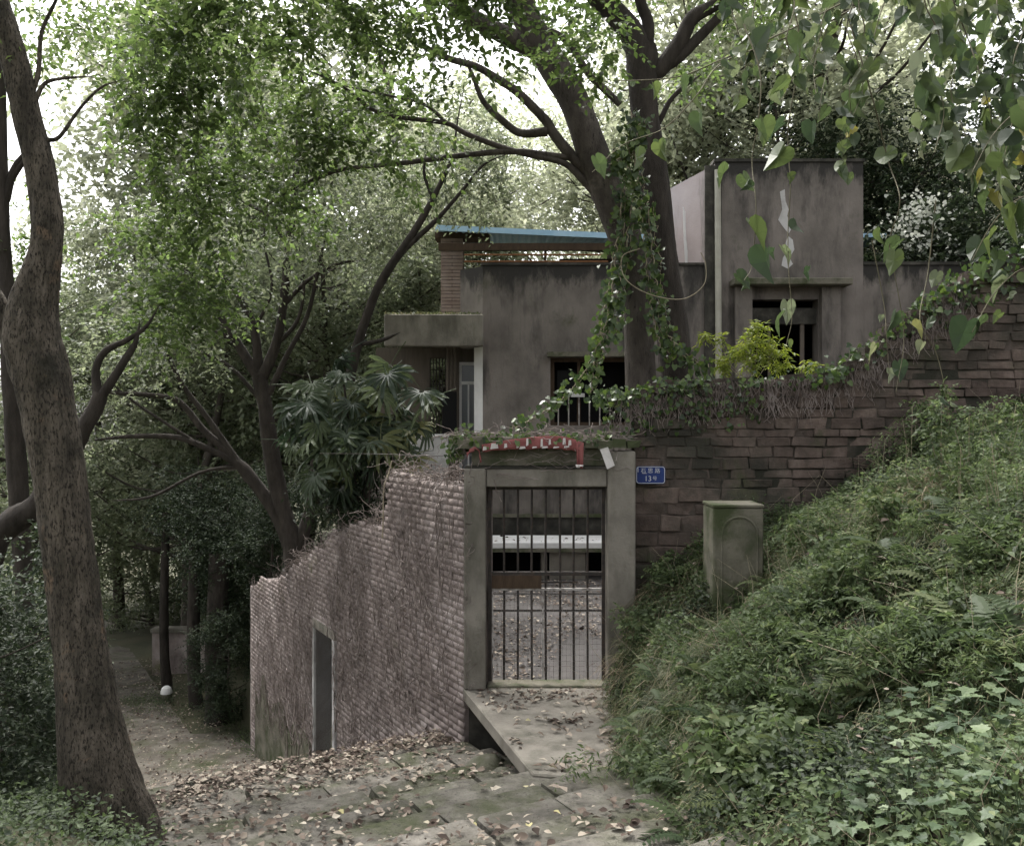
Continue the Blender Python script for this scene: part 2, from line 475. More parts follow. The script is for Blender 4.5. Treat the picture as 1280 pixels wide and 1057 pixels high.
def bank_z(x, y):
    t = np.clip((np.asarray(y) - 4) / 5.4, 0, 1)
    z = (1 - t) * np.interp(x, *P4) + t * np.interp(x, *P9)
    z = z + np.where(np.asarray(y) < 3, (3 - np.asarray(y)) * .12, 0)
    z = z - .34 * np.exp(-((np.asarray(x) - 1.82) / .42) ** 2 - ((np.asarray(y) - 7.45) / .5) ** 2)
    return z + .3 * (vnoise(x, y, 1.1, 3) - .5) + .13 * (vnoise(x, y, 2.9, 4) - .5)


def ground_z(x, y):
    s, n = sn(x, y)
    z = lane_z(s) - .10
    bank = np.clip(.9 - n, 0, 1.2) * .22 + np.clip((.85 - n) / .45, 0, 1) * .46 * np.clip((10.5 - s) / 2.5, 0, 1)
    fall = np.maximum(0, -1.2 - n)
    z = z + bank - np.minimum(fall * .55, 9) * (s < 60)
    inside = (n > 4.42) & (y > 9.62)
    drop_ = np.clip((s - 16.6) / 3.0, 0, 1) * np.clip((-2.5 - x) / 1.5, 0, 1)
    rise = np.maximum(0, y - 23 + .25 * x) * .24
    z = np.where(inside, -.15 * (1 - drop_) + z * drop_, z)
    up = np.minimum(rise, 26) * np.clip((x + 14) / 8, 0, 1)
    z = z + np.where(y > 20, up, 0)
    right = np.maximum(0, x - 9) * .4
    z = np.where((n > 4.42), z + np.minimum(right, 12), z)
    return z + .25 * (vnoise(x, y, .5, 9) - .5) * (np.hypot(x, y) > 24)


# ground sheet
sl_ = np.unique(np.concatenate([[-260, -150, -80, -40, -25], np.arange(-16, 30, .5), np.arange(30, 60, 2), [65, 75, 90, 120, 170, 260, 420]]))
nl_ = np.unique(np.concatenate([[-420, -260, -150, -90, -60, -45, -36, -30, -25, -20], np.arange(-16, 3.9, .5), [4.2, 4.4, 4.46], np.arange(5, 30, 1), [34, 40, 50, 70, 110, 180, 300]]))
SS, NG = np.meshgrid(sl_, nl_, indexing='ij')
gx, gy = xy(SS, NG)
gz = ground_z(gx, gy)
a, b_ = SS.shape
idx = np.arange(a * b_).reshape(a, b_)
Fq = np.stack([idx[:-1, :-1], idx[:-1, 1:], idx[1:, 1:], idx[1:, :-1]], -1).reshape(-1, 4)
tag(link('ground', np_mesh('ground', np.stack([gx, gy, gz], -1).reshape(-1, 3), Fq[:, ::-1], smooth=True), M['forest_floor']), kind='structure')

# lane below the steps
def strip(name, ss, nl, nr, mat, lift):
    V = []
    k = 9
    for s in ss:
        for t in np.linspace(0, 1, k):
            n = nl(s) + (nr(s) - nl(s)) * t
            x, y = xy(s, n)
            V.append((x, y, lane_z(s) + lift + .05 * (vnoise(x, y, 2.2, 5) - .5)))
    i = np.arange(len(ss) * k).reshape(len(ss), k)
    F = np.stack([i[:-1, :-1], i[:-1, 1:], i[1:, 1:], i[1:, :-1]], -1).reshape(-1, 4)
    return tag(link(name, np_mesh(name, np.array(V), F[:, ::-1], smooth=True), mat), kind='structure')


strip('lane', np.arange(8.6, 40, .4), lambda s: .9 if s < 18 else 1.2, lambda s: 4.2 if s < 19 else 3.4, M['dirt_path'], -.04)

# hillside bank right of the lane
bx = np.concatenate([np.arange(.1, 6, .16), np.arange(6, 16.1, .8)])
by = np.arange(-6, 9.31, .17)
BX, BY = np.meshgrid(bx, by, indexing='ij')
BZ = bank_z(BX, BY)
i = np.arange(BX.size).reshape(BX.shape)
Fq = np.stack([i[:-1, :-1], i[1:, :-1], i[1:, 1:], i[:-1, 1:]], -1).reshape(-1, 4)
tag(link('hillside', np_mesh('hillside', np.stack([BX, BY, BZ], -1).reshape(-1, 3), Fq, smooth=True), M['soil']), kind='structure')

# courtyard floor
mb = MB()
mb.prism([(-.27, 9.22), (7.5, 9.75), (9, 17.5), (-4.6, 18.5), (-4.3, 16.6)], -.3, 0)
tag(mb.part('courtyard', M['court']), kind='structure')


# ------------------------------------------------------------------ stone steps: every slab its own piece
def slab_mesh(g):
    """unit slab, chamfered, uneven top"""
    bm = bmesh.new()
    bmesh.ops.create_cube(bm, size=1)
    for v in bm.verts:
        v.co.x += g.uniform(-.025, .025); v.co.y += g.uniform(-.03, .03)
        if v.co.z > 0: v.co.z += g.uniform(-.05, .03)
    bmesh.ops.bevel(bm, geom=bm.edges[:], offset=.045, segments=1, affect='EDGES')
    me = bpy.data.meshes.new('step_slab')
    bm.to_mesh(me); bm.free()
    return me


gs = random.Random(3)
slabs = [slab_mesh(gs) for _ in range(7)]
steps = tag(bpy.data.objects.new('steps', None), kind='structure')
COL.objects.link(steps)
steps['label'] = 'worn mossy stone steps running down beside the brick wall'
edge = [2.0, 2.62, 3.2, 3.75, 4.3, 4.85, 5.4, 5.95, 6.5, 7.1, 7.7, 8.25, 8.82]
rotz = math.atan2(NN[1], NN[0])
for q in range(len(edge) - 1):
    s0, s1 = edge[q], edge[q + 1]
    z = float(lane_z(s0 + .12)) + .02
    n = .75 + gs.uniform(-.15, .1)
    n1 = 4.22
    while n < n1 - .1:
        w = min(gs.uniform(.55, 1.25), n1 - n)
        if n1 - n - w < .35: w = n1 - n
        o = link('step_slab', slabs[gs.randrange(7)], M['slab'], steps)
        cx, cy = xy((s0 + s1) / 2, n + w / 2)
        o.location = (cx, cy, z - .1 + gs.uniform(-.012, .012))
        o.rotation_euler = (gs.uniform(-.012, .012), gs.uniform(-.012, .012), rotz + gs.uniform(-.012, .012))
        o.scale = (w - .016, s1 - s0 + .004, .2)
        n += w

# the slab that bridges to the gate
mb = MB()
mb.add([(-.51, 9.21, -.12), (1.22, 9.21, -.12), (1.0, 6.65, -.06), (.16, 6.8, -.06),
        (-.51, 9.21, .01), (1.22, 9.21, .01), (1.0, 6.65, .07), (.16, 6.8, .07)],
       [(3, 2, 1, 0), (4, 5, 6, 7), (0, 1, 5, 4), (1, 2, 6, 5), (2, 3, 7, 6), (3, 0, 4, 7)])
tag(mb.part('entry_ramp', M['concrete'], bevel=.012), kind='structure')


# ------------------------------------------------------------------ bricks
def brick_mesh(g, j=.05):
    bm = bmesh.new()
    bmesh.ops.create_cube(bm, size=1)
    for v in bm.verts:
        v.co += Vector((g.uniform(-j, j) * .5, g.uniform(-j, j), g.uniform(-j, j)))
    bmesh.ops.bevel(bm, geom=bm.edges[:], offset=.05, segments=1, affect='EDGES')
    me = bpy.data.meshes.new('brick')
    bm.to_mesh(me); bm.free()
    return me


bricks = [brick_mesh(gs, .11) for _ in range(10)]

# retaining wall right of the gate
WY = 9.42


def wall_top(x):
    return np.interp(x, [1.27, 1.6, 3.3, 3.55, 4.75, 5.2, 8, 10], [3.02, 3.12, 3.2, 3.3, 4.2, 4.45, 4.7, 4.7])


rw = thing('retaining_wall', 'mossy red block wall climbing the slope beside the blue number plate', 'wall', (1.3, WY, 0))
mb = MB()
xs = np.linspace(1.275, 10, 50)
for x0, x1 in zip(xs[:-1], xs[1:]):
    mb.add([(x0, WY - .027, -1), (x1, WY - .027, -1), (x1, WY + .4, -1), (x0, WY + .4, -1),
            (x0, WY - .027, wall_top(x0)), (x1, WY - .027, wall_top(x1)), (x1, WY + .4, wall_top(x1)), (x0, WY + .4, wall_top(x0))],
           [(4, 5, 6, 7), (0, 1, 5, 4), (2, 3, 7, 6)] + ([(3, 0, 4, 7)] if x0 == xs[0] else []))
mb.part('mortar_core', M['mortar'], rw)
zc, row = .55, 0
nbr = 0
while zc < 4.6:
    h = gs.choice([.16, .175, .13]) if zc < 2.0 else gs.choice([.085, .1, .12, .095])
    x = 1.28 + (gs.uniform(.1, .3) if row % 2 else 0)
    if row % 2: x0 = 1.28
    first = True
    while x < 6.0:
        w = gs.uniform(.22, .5) if zc < 2.0 else gs.uniform(.18, .38)
        if first and row % 2:
            w = x - 1.28; x = 1.28
        first = False
        top = float(wall_top(x + w / 2))
        if zc + h < top + .03 and zc + h > float(bank_z(x + w / 2, 9.3)) - .1:
            if gs.random() > .035:
                o = link('brick', bricks[gs.randrange(10)], M['brick_red'], rw)
                o.location = Vector((x + w / 2, WY + .02 - gs.uniform(-.012, .02), zc + h / 2)) - rw.location
                o.scale = (w - gs.uniform(.004, .02), .12, h - gs.uniform(.002, .018))
                o.rotation_euler = (gs.uniform(-.06, .06), gs.uniform(-.03, .03), gs.uniform(-.05, .05))
                nbr += 1
        x += w
    zc += h; row += 1
mb = MB()
for k in range(46):       # loose coping stones along the top
    x = 1.35 + k * .1 + gs.uniform(-.03, .03)
    z = float(wall_top(x))
    if gs.random() < .75:
        s = gs.uniform(.05, .11)
        mb.box(x - s, x + s, WY - .03 + gs.uniform(-.04, .06), WY + .25, z - .04, z + s * .8, .02)
tag(mb.part('coping_rubble', M['brick_red'], rw), kind='stuff')

# ------------------------------------------------------------------ gateway
gw = thing('gateway', 'weathered concrete gateway of two posts and a lintel round the iron gate', 'gateway', (.35, 9.35, 0))
MB().box(-.495, -.27, 9.12, 9.5, .014, 2.29).part('post', M['concrete'], gw, .012)
MB().box(.985, 1.272, 9.12, 9.5, -.6, 2.47).part('post', M['concrete'], gw, .012)
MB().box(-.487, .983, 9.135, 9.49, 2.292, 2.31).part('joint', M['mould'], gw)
MB().box(-.268, .983, 9.15, 9.47, 2.1, 2.29).part('lintel', M['concrete'], gw, .01)
MB().box(-.42, .981, 9.2, 9.46, 2.312, 2.5).part('panel', M['concrete_moss'], gw, .01)
cap = MB()
for k in range(13):
    x = -.56 + k * .145
    cap.box(x, x + .138, 9.1 + gs.uniform(-.03, .02), 9.5, 2.503, 2.503 + gs.uniform(.06, .11), .012)
tag(cap.part('cap_stones', M['concrete_moss'], gw), kind='stuff')
MB().box(-.26, .98, 9.22, 9.46, -.12, .028).part('threshold', M['concrete_moss'], gw, .01)

# iron gate
gt = thing('iron_gate', 'rusty barred iron gate with wire mesh over its lower half', 'gate', (.35, 9.3, .03))
GY = 9.3
X0, X1 = -.262, .972
Zp = lambda py: CAMZ - (py - 528) / FOC * GY
for x in (X0 + .012, X1 - .03):
    MB().box(x, x + .035, GY - .018, GY + .018, .06, Zp(605)).part('stile', M['iron'], gt)
nb = 8
for k in range(1, nb):
    x = X0 + .03 + (X1 - X0 - .06) * k / nb
    MB().tube([(x, GY, .07), (x + gs.uniform(-.006, .006), GY + .004, 1.0), (x, GY, Zp(609))], .0125, 6).part('bar', M['iron'], gt)
for py, hgt, mt in ((609, .02, 'iron'), (716, .02, 'iron'), (735.5, .011, 'iron_white'), (762, .011, 'iron'), (741, .006, 'iron')):
    z = Zp(py)
    MB().box(X0 + .05, X1 - .033, GY - .014, GY + .014, z - hgt, z + hgt).part('rail', M[mt], gt)
MB().box(X0 + .05, X0 + .57, GY - .03, GY - .016, Zp(734), Zp(718)).part('board', M['wood_brown'], gt)
MB().box(X0 + .57, X0 + .95, GY - .026, GY - .016, Zp(727.5), Zp(725)).part('rail', M['iron'], gt)
MB().box(X0 + .575, X0 + .595, GY - .022, GY - .006, .1, Zp(737)).part('brace', M['iron_white'], gt)
MB().box(X0 + .052, X0 + .066, GY - .03, GY - .012, .1, Zp(738)).part('brace', M['iron_white'], gt)
wm = MB()
for k in range(26):
    x = X0 + .06 + k * .0455
    wm.tube([(x, GY - .02, .08), (x, GY - .02, Zp(738))], .0016, 3)
for k in range(16):
    z = .1 + k * .058
    wm.tube([(X0 + .05, GY - .022, z), (X1 - .03, GY - .022, z + gs.uniform(-.006, .006))], .0016, 3)
tag(wm.part('wire_mesh', M['wire'], gt), kind='stuff')

# torn red banner
bn = thing('banner', 'torn red cloth banner hanging over the gate lintel', 'banner', (.3, 9.08, 2.55))
def cloth(name, pts_top, hts, mat, yoff=0, rag=.012, parent=bn):
    pts = catmull(np.array(pts_top), 5)
    hs = np.interp(np.linspace(0, 1, len(pts)), np.linspace(0, 1, len(hts)), hts)
    V, rows = [], 4
    for i, p in enumerate(pts):
        for r_ in range(rows):
            t = r_ / (rows - 1)
            e = rag * gs.uniform(-1, 1) if r_ == rows - 1 else 0
            V.append((p[0] + .01 * math.sin(i * .9 + t), p[1] - .012 * math.sin(i * 1.1) * t - yoff - .01 * t, p[2] - (hs[i] + e) * t))
    k = np.arange(len(pts) * rows).reshape(len(pts), rows)
    F = np.stack([k[:-1, :-1], k[1:, :-1], k[1:, 1:], k[:-1, 1:]], -1).reshape(-1, 4)
    o = link(name, np_mesh(name, np.array(V), F, smooth=True), mat, parent)
    md = o.modifiers.new('thickness', 'SOLIDIFY'); md.thickness = .003
    return o
bt = lambda px, py: tuple(P(px, py, 9.06))
cloth('cloth', [bt(602, 555), bt(630, 550), bt(660, 546), bt(690, 544), bt(710, 546), bt(726, 552)], [.07, .1, .12, .13, .13, .10], M['red_cloth'])
cloth('tail', [bt(720, 551), bt(724, 551), bt(729, 553)], [.25, .26, .255], M['red_cloth'], .012)
cloth('tail_hem', [bt(719, 580), bt(724, 580), bt(728.5, 580.5)], [.022, .024, .022], M['white_cloth'], .03)
cloth('torn_end', [bt(583, 565), bt(588, 561), bt(594, 557), bt(598, 562), bt(602, 569)], [.05, .03, .02, .03, .07], M['red_cloth'], 0, .02)
for px, py, w, h in ((606, 560, 5, .04), (618, 557, 10, .06), (632, 556.5, 4, .05), (647, 555.5, 3, .07), (653, 559, 8, .03), (659, 552, 3, .08), (677, 553, 3, .085),
                     (687, 552, 3, .06), (681, 558.5, 8, .025), (705, 551, 4, .07), (712, 553, 4, .06), (708, 558, 7, .022), (668, 558.5, 6, .02), (695, 558.5, 8, .02)):
    p = bt(px, py)
    m_ = MB()
    ww = w / FOC * 9.06 / 2
    V = [(p[0] - ww, p[1] - .03, p[2] - h / 2), (p[0] + ww, p[1] - .03, p[2] - h / 2 + .01), (p[0] + ww * .8, p[1] - .028, p[2] + h / 2), (p[0] - ww * .7, p[1] - .028, p[2] + h / 2)]
    V2 = [(v[0], v[1] + .002, v[2]) for v in V]
    m_.add(V + V2, [(0, 1, 2, 3), (7, 6, 5, 4), (0, 4, 5, 1), (1, 5, 6, 2), (2, 6, 7, 3), (3, 7, 4, 0)])
    m_.part('lettering', M['white_cloth'], bn)

pw = MB()
c = [P(750, 561, 9.05), P(760, 558, 9.05), P(768.5, 581, 9.06), P(759, 586, 9.04)]
pw.add([p for p in c] + [p + np.array([0, .004, 0]) for p in c], [(0, 3, 2, 1), (4, 5, 6, 7), (0, 1, 5, 4), (1, 2, 6, 5), (2, 3, 7, 6), (3, 0, 4, 7)])
tag(pw.part('paper_scrap', M['white_cloth']), 'crooked white paper scrap hanging beside the red banner', 'paper')

# number plate
SYP = 9.335
sg = thing('number_plate', 'blue enamel house number plate with white border on the block wall', 'sign', tuple(P(813, 592.5, SYP)))
sx0, sz1 = P(795, 582, SYP)[0], P(795, 582, SYP)[2]
sx1, sz0 = P(831.5, 604, SYP)[0], P(831.5, 604, SYP)[2]


def rrect(x0, x1, z0, z1, r, y0, y1, n=4):
    pts = []
    for cx, cz, a0 in ((x1 - r, z1 - r, 0), (x0 + r, z1 - r, 90), (x0 + r, z0 + r, 180), (x1 - r, z0 + r, 270)):
        for k in range(n + 1):
            t = R(a0 + 90 * k / n)
            pts.append((cx + r * math.cos(t), cz + r * math.sin(t)))
    return pts


pts = rrect(sx0, sx1, sz0, sz1, .03, 0, 0)
n = len(pts)
m_ = MB().add([(x, SYP, z) for x, z in pts] + [(x, SYP + .012, z) for x, z in pts],
              [tuple(range(n))[::-1], tuple(range(n, 2 * n))] + [(i, (i + 1) % n, n + (i + 1) % n, n + i) for i in range(n)])
m_.part('plate', M['sign_blue'], sg)
inn = rrect(sx0 + .01, sx1 - .01, sz0 + .01, sz1 - .01, .024, 0, 0)
out = rrect(sx0 + .004, sx1 - .004, sz0 + .004, sz1 - .004, .028, 0, 0)
MB().add([(x, SYP - .003, z) for x, z in out] + [(x, SYP - .003, z) for x, z in inn], [(i, n + i, n + (i + 1) % n, (i + 1) % n) for i in range(n)]).part('border', M['sign_white'], sg)


def lettering(txt, px, py, size, y, parent, mat):
    cu = bpy.data.curves.new('lettering', 'FONT')
    cu.body = txt; cu.size = size; cu.align_x = 'CENTER'; cu.align_y = 'CENTER'; cu.extrude = .0006
    o = bpy.data.objects.new('lettering', cu)
    COL.objects.link(o)
    dg = bpy.context.evaluated_depsgraph_get()
    me = bpy.data.meshes.new_from_object(o.evaluated_get(dg))
    bpy.data.objects.remove(o)
    q = link('lettering', me, mat, parent)
    q.location = Vector(P(px, py, y)) - parent.location
    q.rotation_euler = (R(90), 0, 0)
    return q


lettering('石 思 路', 813, 588, .058, SYP - .003, sg, M['sign_white'])
lettering('13', 810, 597.8, .078, SYP - .003, sg, M['sign_white'])
lettering('号', 818.5, 597.5, .05, SYP - .003, sg, M['sign_white'])
MB().box(P(803, 0, SYP)[0], P(808.5, 0, SYP)[0], SYP - .004, SYP - .001, P(0, 591.2, SYP)[2], P(0, 590.6, SYP)[2]).part('lettering', M['sign_white'], sg)
MB().box(P(797, 0, SYP)[0], P(797.9, 0, SYP)[0], SYP - .004, SYP - .001, P(0, 589.5, SYP)[2], P(0, 584, SYP)[2]).part('lettering', M['sign_white'], sg)

# ------------------------------------------------------------------ brick wall along the lane
C0 = np.array([-.5, 9.22])
lw = thing('lane_wall', 'tall grey brick wall along the steps, netted with dead creeper stems', 'wall', (C0[0], C0[1], -.7))
def wtop(t):
    t = float(np.clip(t, 0, 9.1))
    return float(np.interp(t, [0, .6, 2.0, 2.2, 3.2, 4.1, 4.5, 5.6, 6.9, 9.1], [2.2, 2.1, 2.12, 1.55, 1.38, 1.22, .98, .6, .12, -.3])) + .16 * (float(vnoise(t, 3.3, 2.6, 8)) - .5) + .07 * (float(vnoise(t, 1.3, 7, 8)) - .5)
D0, D1, DTOP = 4.12, 5.0, -.36       # doorway along the wall


def wl_(t, off, z):
    """point on the wall: t along, off outwards (lane side is negative n)"""
    p = C0 + t * WD - off * NN
    return (p[0], p[1], z)


def wall_block(mb, t0, t1, o0, o1, z0, z1):
    V = [wl_(t, o, z) for z in (z0, z1) for o in (o0, o1) for t in (t0, t1)]
    mb.add(V, [(0, 1, 3, 2), (4, 6, 7, 5), (0, 4, 5, 1), (2, 3, 7, 6), (0, 2, 6, 4), (1, 5, 7, 3)])


TS = sorted({*np.arange(0, 8.95, .2).round(3).tolist(), D0, D1, 8.9})
TS = [t for t in TS if t in (0, D0, D1, 8.9) or min(abs(t - D0), abs(t - D1)) > .05]
mb = MB()
for a0, a1 in zip(TS[:-1], TS[1:]):
    zb_ = DTOP + .14 if D0 - .001 <= a0 and a1 <= D1 + .001 else -4.2
    q0, q1 = wtop(a0) - .05, wtop(a1) - .05
    V = [wl_(a0, -.34, zb_), wl_(a1, -.34, zb_), wl_(a0, 0, zb_), wl_(a1, 0, zb_), wl_(a0, -.34, q0), wl_(a1, -.34, q1), wl_(a0, 0, q0), wl_(a1, 0, q1)]
    F = [(4, 6, 7, 5), (0, 4, 5, 1), (2, 3, 7, 6)] + ([(0, 1, 3, 2)] if zb_ > -4 else []) + ([(0, 2, 6, 4)] if a0 in (0, D1) else []) + ([(1, 5, 7, 3)] if a1 == D0 else [])
    mb.add(V, F)
wall_block(mb, 8.9, 9.1, -3.2, 0, -4.2, -.38)
mb.part('core', M['mortar_pale'], lw)
# brickwork, courses too fine to pick apart
VB, FB = [], []
BF = np.array([(0, 1, 2, 3), (0, 4, 5, 1), (1, 5, 6, 2), (2, 6, 7, 3), (3, 7, 4, 0)])
zb, row = -3.95, 0
while zb < 2.12:
    t = -.12 * (row % 2)
    while t < 9.05:
        w = .24
        tm = t + w / 2
        zt = wtop(tm)
        indoor = D0 - .1 < tm < D1 + .1 and zb < DTOP + .08
        hole = (1.35 < zb < 1.75 and tm < 1.7 and gs.random() < .16) or gs.random() < .004
        if zb + .06 < zt and not indoor and not hole and zb > float(lane_z(8.2 + tm)) - .4:
            o_ = .006 + gs.uniform(-.003, .005)
            t0, t1 = max(t, -.02) + .004, min(t + w - .004, 9.0)
            z0, z1 = zb + .003, zb + .069
            j = lambda: gs.uniform(-.002, .002)
            VB += [wl_(t0, o_ + j(), z0), wl_(t1, o_ + j(), z0), wl_(t1, o_ + j(), z1), wl_(t0, o_ + j(), z1),
                   wl_(t0, -.01, z0), wl_(t1, -.01, z0), wl_(t1, -.01, z1), wl_(t0, -.01, z1)]
            FB.append(BF + (len(VB) - 8))
        t += w
    zb += .072; row += 1
tag(link('brickwork', np_mesh('brickwork', np.array(VB), np.vstack(FB)), M['brick_grey'], lw), kind='stuff')
# jambs, lintel, and a near-black sheet painting the deep doorway's shade
mb = MB(); wall_block(mb, D0 - .1, D0, -.3, .04, -4, DTOP + .001); mb.part('door_jamb', M['pale_wall'], lw)
mb = MB(); wall_block(mb, D1, D1 + .06, -.3, .035, -4, DTOP + .001); mb.part('door_jamb', M['pale_wall'], lw)
mb = MB(); wall_block(mb, D0 - .1, D1 + .06, -.3, .038, DTOP + .003, DTOP + .13); mb.part('door_lintel', M['concrete'], lw)
mb = MB(); wall_block(mb, D0 + .003, D1 - .003, -.3, -.24, -4, DTOP); mb.part('doorway_shade', M['shade_black'], lw)
# crumbling plaster render low on the wall's far end
for (t0, t1, z0, z1) in ((6.2, 8.6, -4.1, -2.1), (5.2, 6.15, -3.6, -2.2)):
    k = 18
    ts = np.linspace(t0, t1, k)
    V = [wl_(t, .032 + .006 * gs.random(), z0) for t in ts] + [wl_(t, .032 + .006 * gs.random(), z1 + .45 * (vnoise(t, 2, 2.5, 6) - .5) * 2) for t in ts]
    V2 = [wl_(t, -.005, p[2]) for t, p in zip(list(ts) * 2, V)]
    F = [(i, k + i, k + i + 1, i + 1) for i in range(k - 1)]
    F += [(k + i, 3 * k + i, 3 * k + i + 1, k + i + 1) for i in range(k - 1)]
    F += [(0, 2 * k, 3 * k, k), (k - 1, 2 * k - 1, 4 * k - 1, 3 * k - 1)]
    MB().add(V + V2, F).part('render_coat', M['concrete_moss'], lw)

# dead creeper netted over the wall
def creeper(n, tr, zr, seed, r=.0035):
    g = np.random.default_rng(seed)
    L = []
    for _ in range(n):
        t, z = g.uniform(*tr), None
        if float(vnoise(t, 7.7, 1.1, 19)) < g.uniform(.15, .65): continue
        low = float(lane_z(8.2 + t))
        zt = wtop(t)
        z = low + g.uniform(*zr) * (zt - low)
        a = g.normal(math.pi / 2, .9)
        pts = []
        m = g.integers(7, 20)
        for k in range(m):
            pts.append(wl_(t, .035 + .02 * g.random() + .02 * (z > zt - .2), z))
            a += g.normal(0, .55); a += .1 * (math.pi / 2 - a)
            t += .075 * math.cos(a); z += .075 * math.sin(a)
            if z > zt + .03 or t < -.02 or t > 8.9 or (D0 < t < D1 and z < DTOP): break
        if len(pts) > 3:
            L.append(tube_arr(np.array(pts), np.linspace(r * g.uniform(.7, 1.5), r * .5, len(pts)), 3))
    return join_arr(L)
cr = thing('dead_creeper', 'leafless brown creeper stems clinging to the tall grey brick wall', 'creeper', (C0[0], C0[1], -.7))
V, F = creeper(2300, (0, 8.9), (.1, 1.0), 5, .0027)
tag(link('stem', np_mesh('stem', V, F), M['dead_stem'], cr), kind='stuff')
V, F = creeper(260, (0, 7.5), (0, .7), 6, .008)
tag(link('main_stem', np_mesh('main_stem', V, F), M['dead_stem'], cr), kind='stuff')
# tangle along the wall top
g = np.random.default_rng(11)
L = []
for k in range(420):
    t = g.uniform(-.15, 6.8)
    zt = wtop(t)
    p = np.array(wl_(t, g.uniform(-.3, .06), zt + g.uniform(-.05, .12)))
    pts = [p]
    d = g.normal(0, 1, 3) * np.array([1, 1, .4])
    for q in range(6):
        d = d * .7 + g.normal(0, .6, 3); d[2] -= .12
        p = p + unit(d) * .07; pts.append(p)
    L.append(tube_arr(np.array(pts), np.full(7, .0045), 3))
V, F = join_arr(L)
tag(link('tangle', np_mesh('tangle', V, F), M['dead_stem'], cr), kind='stuff')

# rocks in the gap under the slab
def rock(loc, sc, seed, label):
    bm = bmesh.new(); bmesh.ops.create_icosphere(bm, subdivisions=3, radius=1)
    g = np.random.default_rng(seed); off = g.random(3) * 20
    for v in bm.verts:
        k = 1 + .55 * (vnoise(v.co.x + off[0] + v.co.z, v.co.y + off[1], 1.1, seed) - .5) + .25 * (vnoise(v.co.y + off[2], v.co.z, 2.4, seed + 1) - .5)
        v.co = Vector((v.co.x * k * sc[0], v.co.y * k * sc[1], v.co.z * k * sc[2]))
    me = bpy.data.meshes.new('boulder'); bm.to_mesh(me); bm.free()
    for p in me.polygons: p.use_smooth = True
    o = link('boulder', me, M['rock']); o.location = loc
    return tag(o, label, 'rock')
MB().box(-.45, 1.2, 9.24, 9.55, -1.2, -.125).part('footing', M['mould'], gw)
rock((-.24, 8.0, -.5), (.27, .33, .3), 3, 'mossy dark boulder wedged under the edge of the concrete entry slab')
rock((-.02, 7.35, -.36), (.2, .24, .22), 5, 'smaller dark boulder beneath the near corner of the entry slab')
rock((.62, 8.4, -.6), (.5, .5, .45), 8, 'big boulder carrying the middle of the entry slab')
for px, py, d, s, lb in ((752, 968, 6.7, .07, 'pale fist-sized stone lying at the foot of the grassy bank'), (742, 985, 6.5, .06, 'grey mossy stone lying on the steps below the bank')):
    p = P(px, py, d); rock((p[0], p[1], p[2]), (s, s, s * .7), int(px), lb)

# ------------------------------------------------------------------ stub pillar on the bank
pl = thing('stub_pillar', 'short square concrete pillar with arched panel standing on the grassy bank', 'pillar', (2.03, 8.1, 1))
px0, px1 = 1.80, 2.25
MB().box(px0, px1, 7.93, 8.35, .4, 2.0).part('shaft', M['concrete_moss'], pl, .012)
MB().box(px0 - .006, px1 + .006, 7.92, 8.36, 2.001, 2.03).part('cap', M['concrete_moss'], pl, .006)
ar = []
for k in range(9):
    t = math.pi * k / 8
    ar.append((2.035 - .16 * math.cos(t), 7.93, 1.76 + .16 * math.sin(t)))
ar = [(1.875, 7.93, .9)] + ar + [(2.195, 7.93, .9)]
MB().tube(ar, .012, 6).part('arch_moulding', M['concrete_moss'], pl)

# ------------------------------------------------------------------ house
HY = 17.0
hx = lambda px, d=HY: (px - 640) / FOC * d
hz = lambda py, d=HY: CAMZ - (py - 528) / FOC * d
hs = thing('house', 'abandoned grey plaster two-storey house with flat roof behind the gate', 'house', (2, HY, 0))


def holed_wall(mb, x0, x1, z0, z1, y0, y1, holes):
    xs = sorted({x0, x1, *[h[0] for h in holes], *[h[1] for h in holes]})
    zs = sorted({z0, z1, *[h[2] for h in holes], *[h[3] for h in holes]})
    for a0, a1 in zip(xs[:-1], xs[1:]):
        for b0, b1 in zip(zs[:-1], zs[1:]):
            cx, cz = (a0 + a1) / 2, (b0 + b1) / 2
            if not any(h[0] < cx < h[1] and h[2] < cz < h[3] for h in holes):
                mb.box(a0, a1, y0, y1, b0, b1)


hw = (hx(688), hx(792), hz(531), hz(446))                 # upper window
hd = (hx(938), hx(1022), 2.5, hz(374))                     # portal opening
mb = MB(); holed_wall(mb, hx(603.5), hx(892), 0, hz(331), HY, HY + .3, [hw]); mb.part('wall', M['plaster'], hs)
# oblique corner face
mb = MB().prism([(hx(603.5) - .001, HY), (hx(603.5) - .001, HY + .29), (-.9, HY + .75), (-1.02, HY + .48)], hz(432), hz(332)); mb.part('corner_wall', M['plaster'], hs)
mb = MB().prism([(hx(603.5) - .002, HY + .02), (hx(603.5) - .002, HY + .29), (-.72, HY + .6), (-.74, HY + .3)], 0, hz(432.5)); mb.part('corner_wall', M['white_paint'], hs)  # white on this lower return puts its pale lighting into the colour
mb = MB(); mb.box(hx(601), hx(893), HY - .03, HY + .36, hz(331) + .002, hz(328)); mb.part('parapet_cap', M['mould'], hs)
# roof terrace behind the parapet
MB().box(-1.0, 3.5, HY + .31, 21.4, 4.7, 4.9).part('terrace', M['concrete'], hs)
MB().box(-1.0, 3.5, 21.0, 21.3, 0, 4.69).part('rear_wall', M['plaster'], hs)
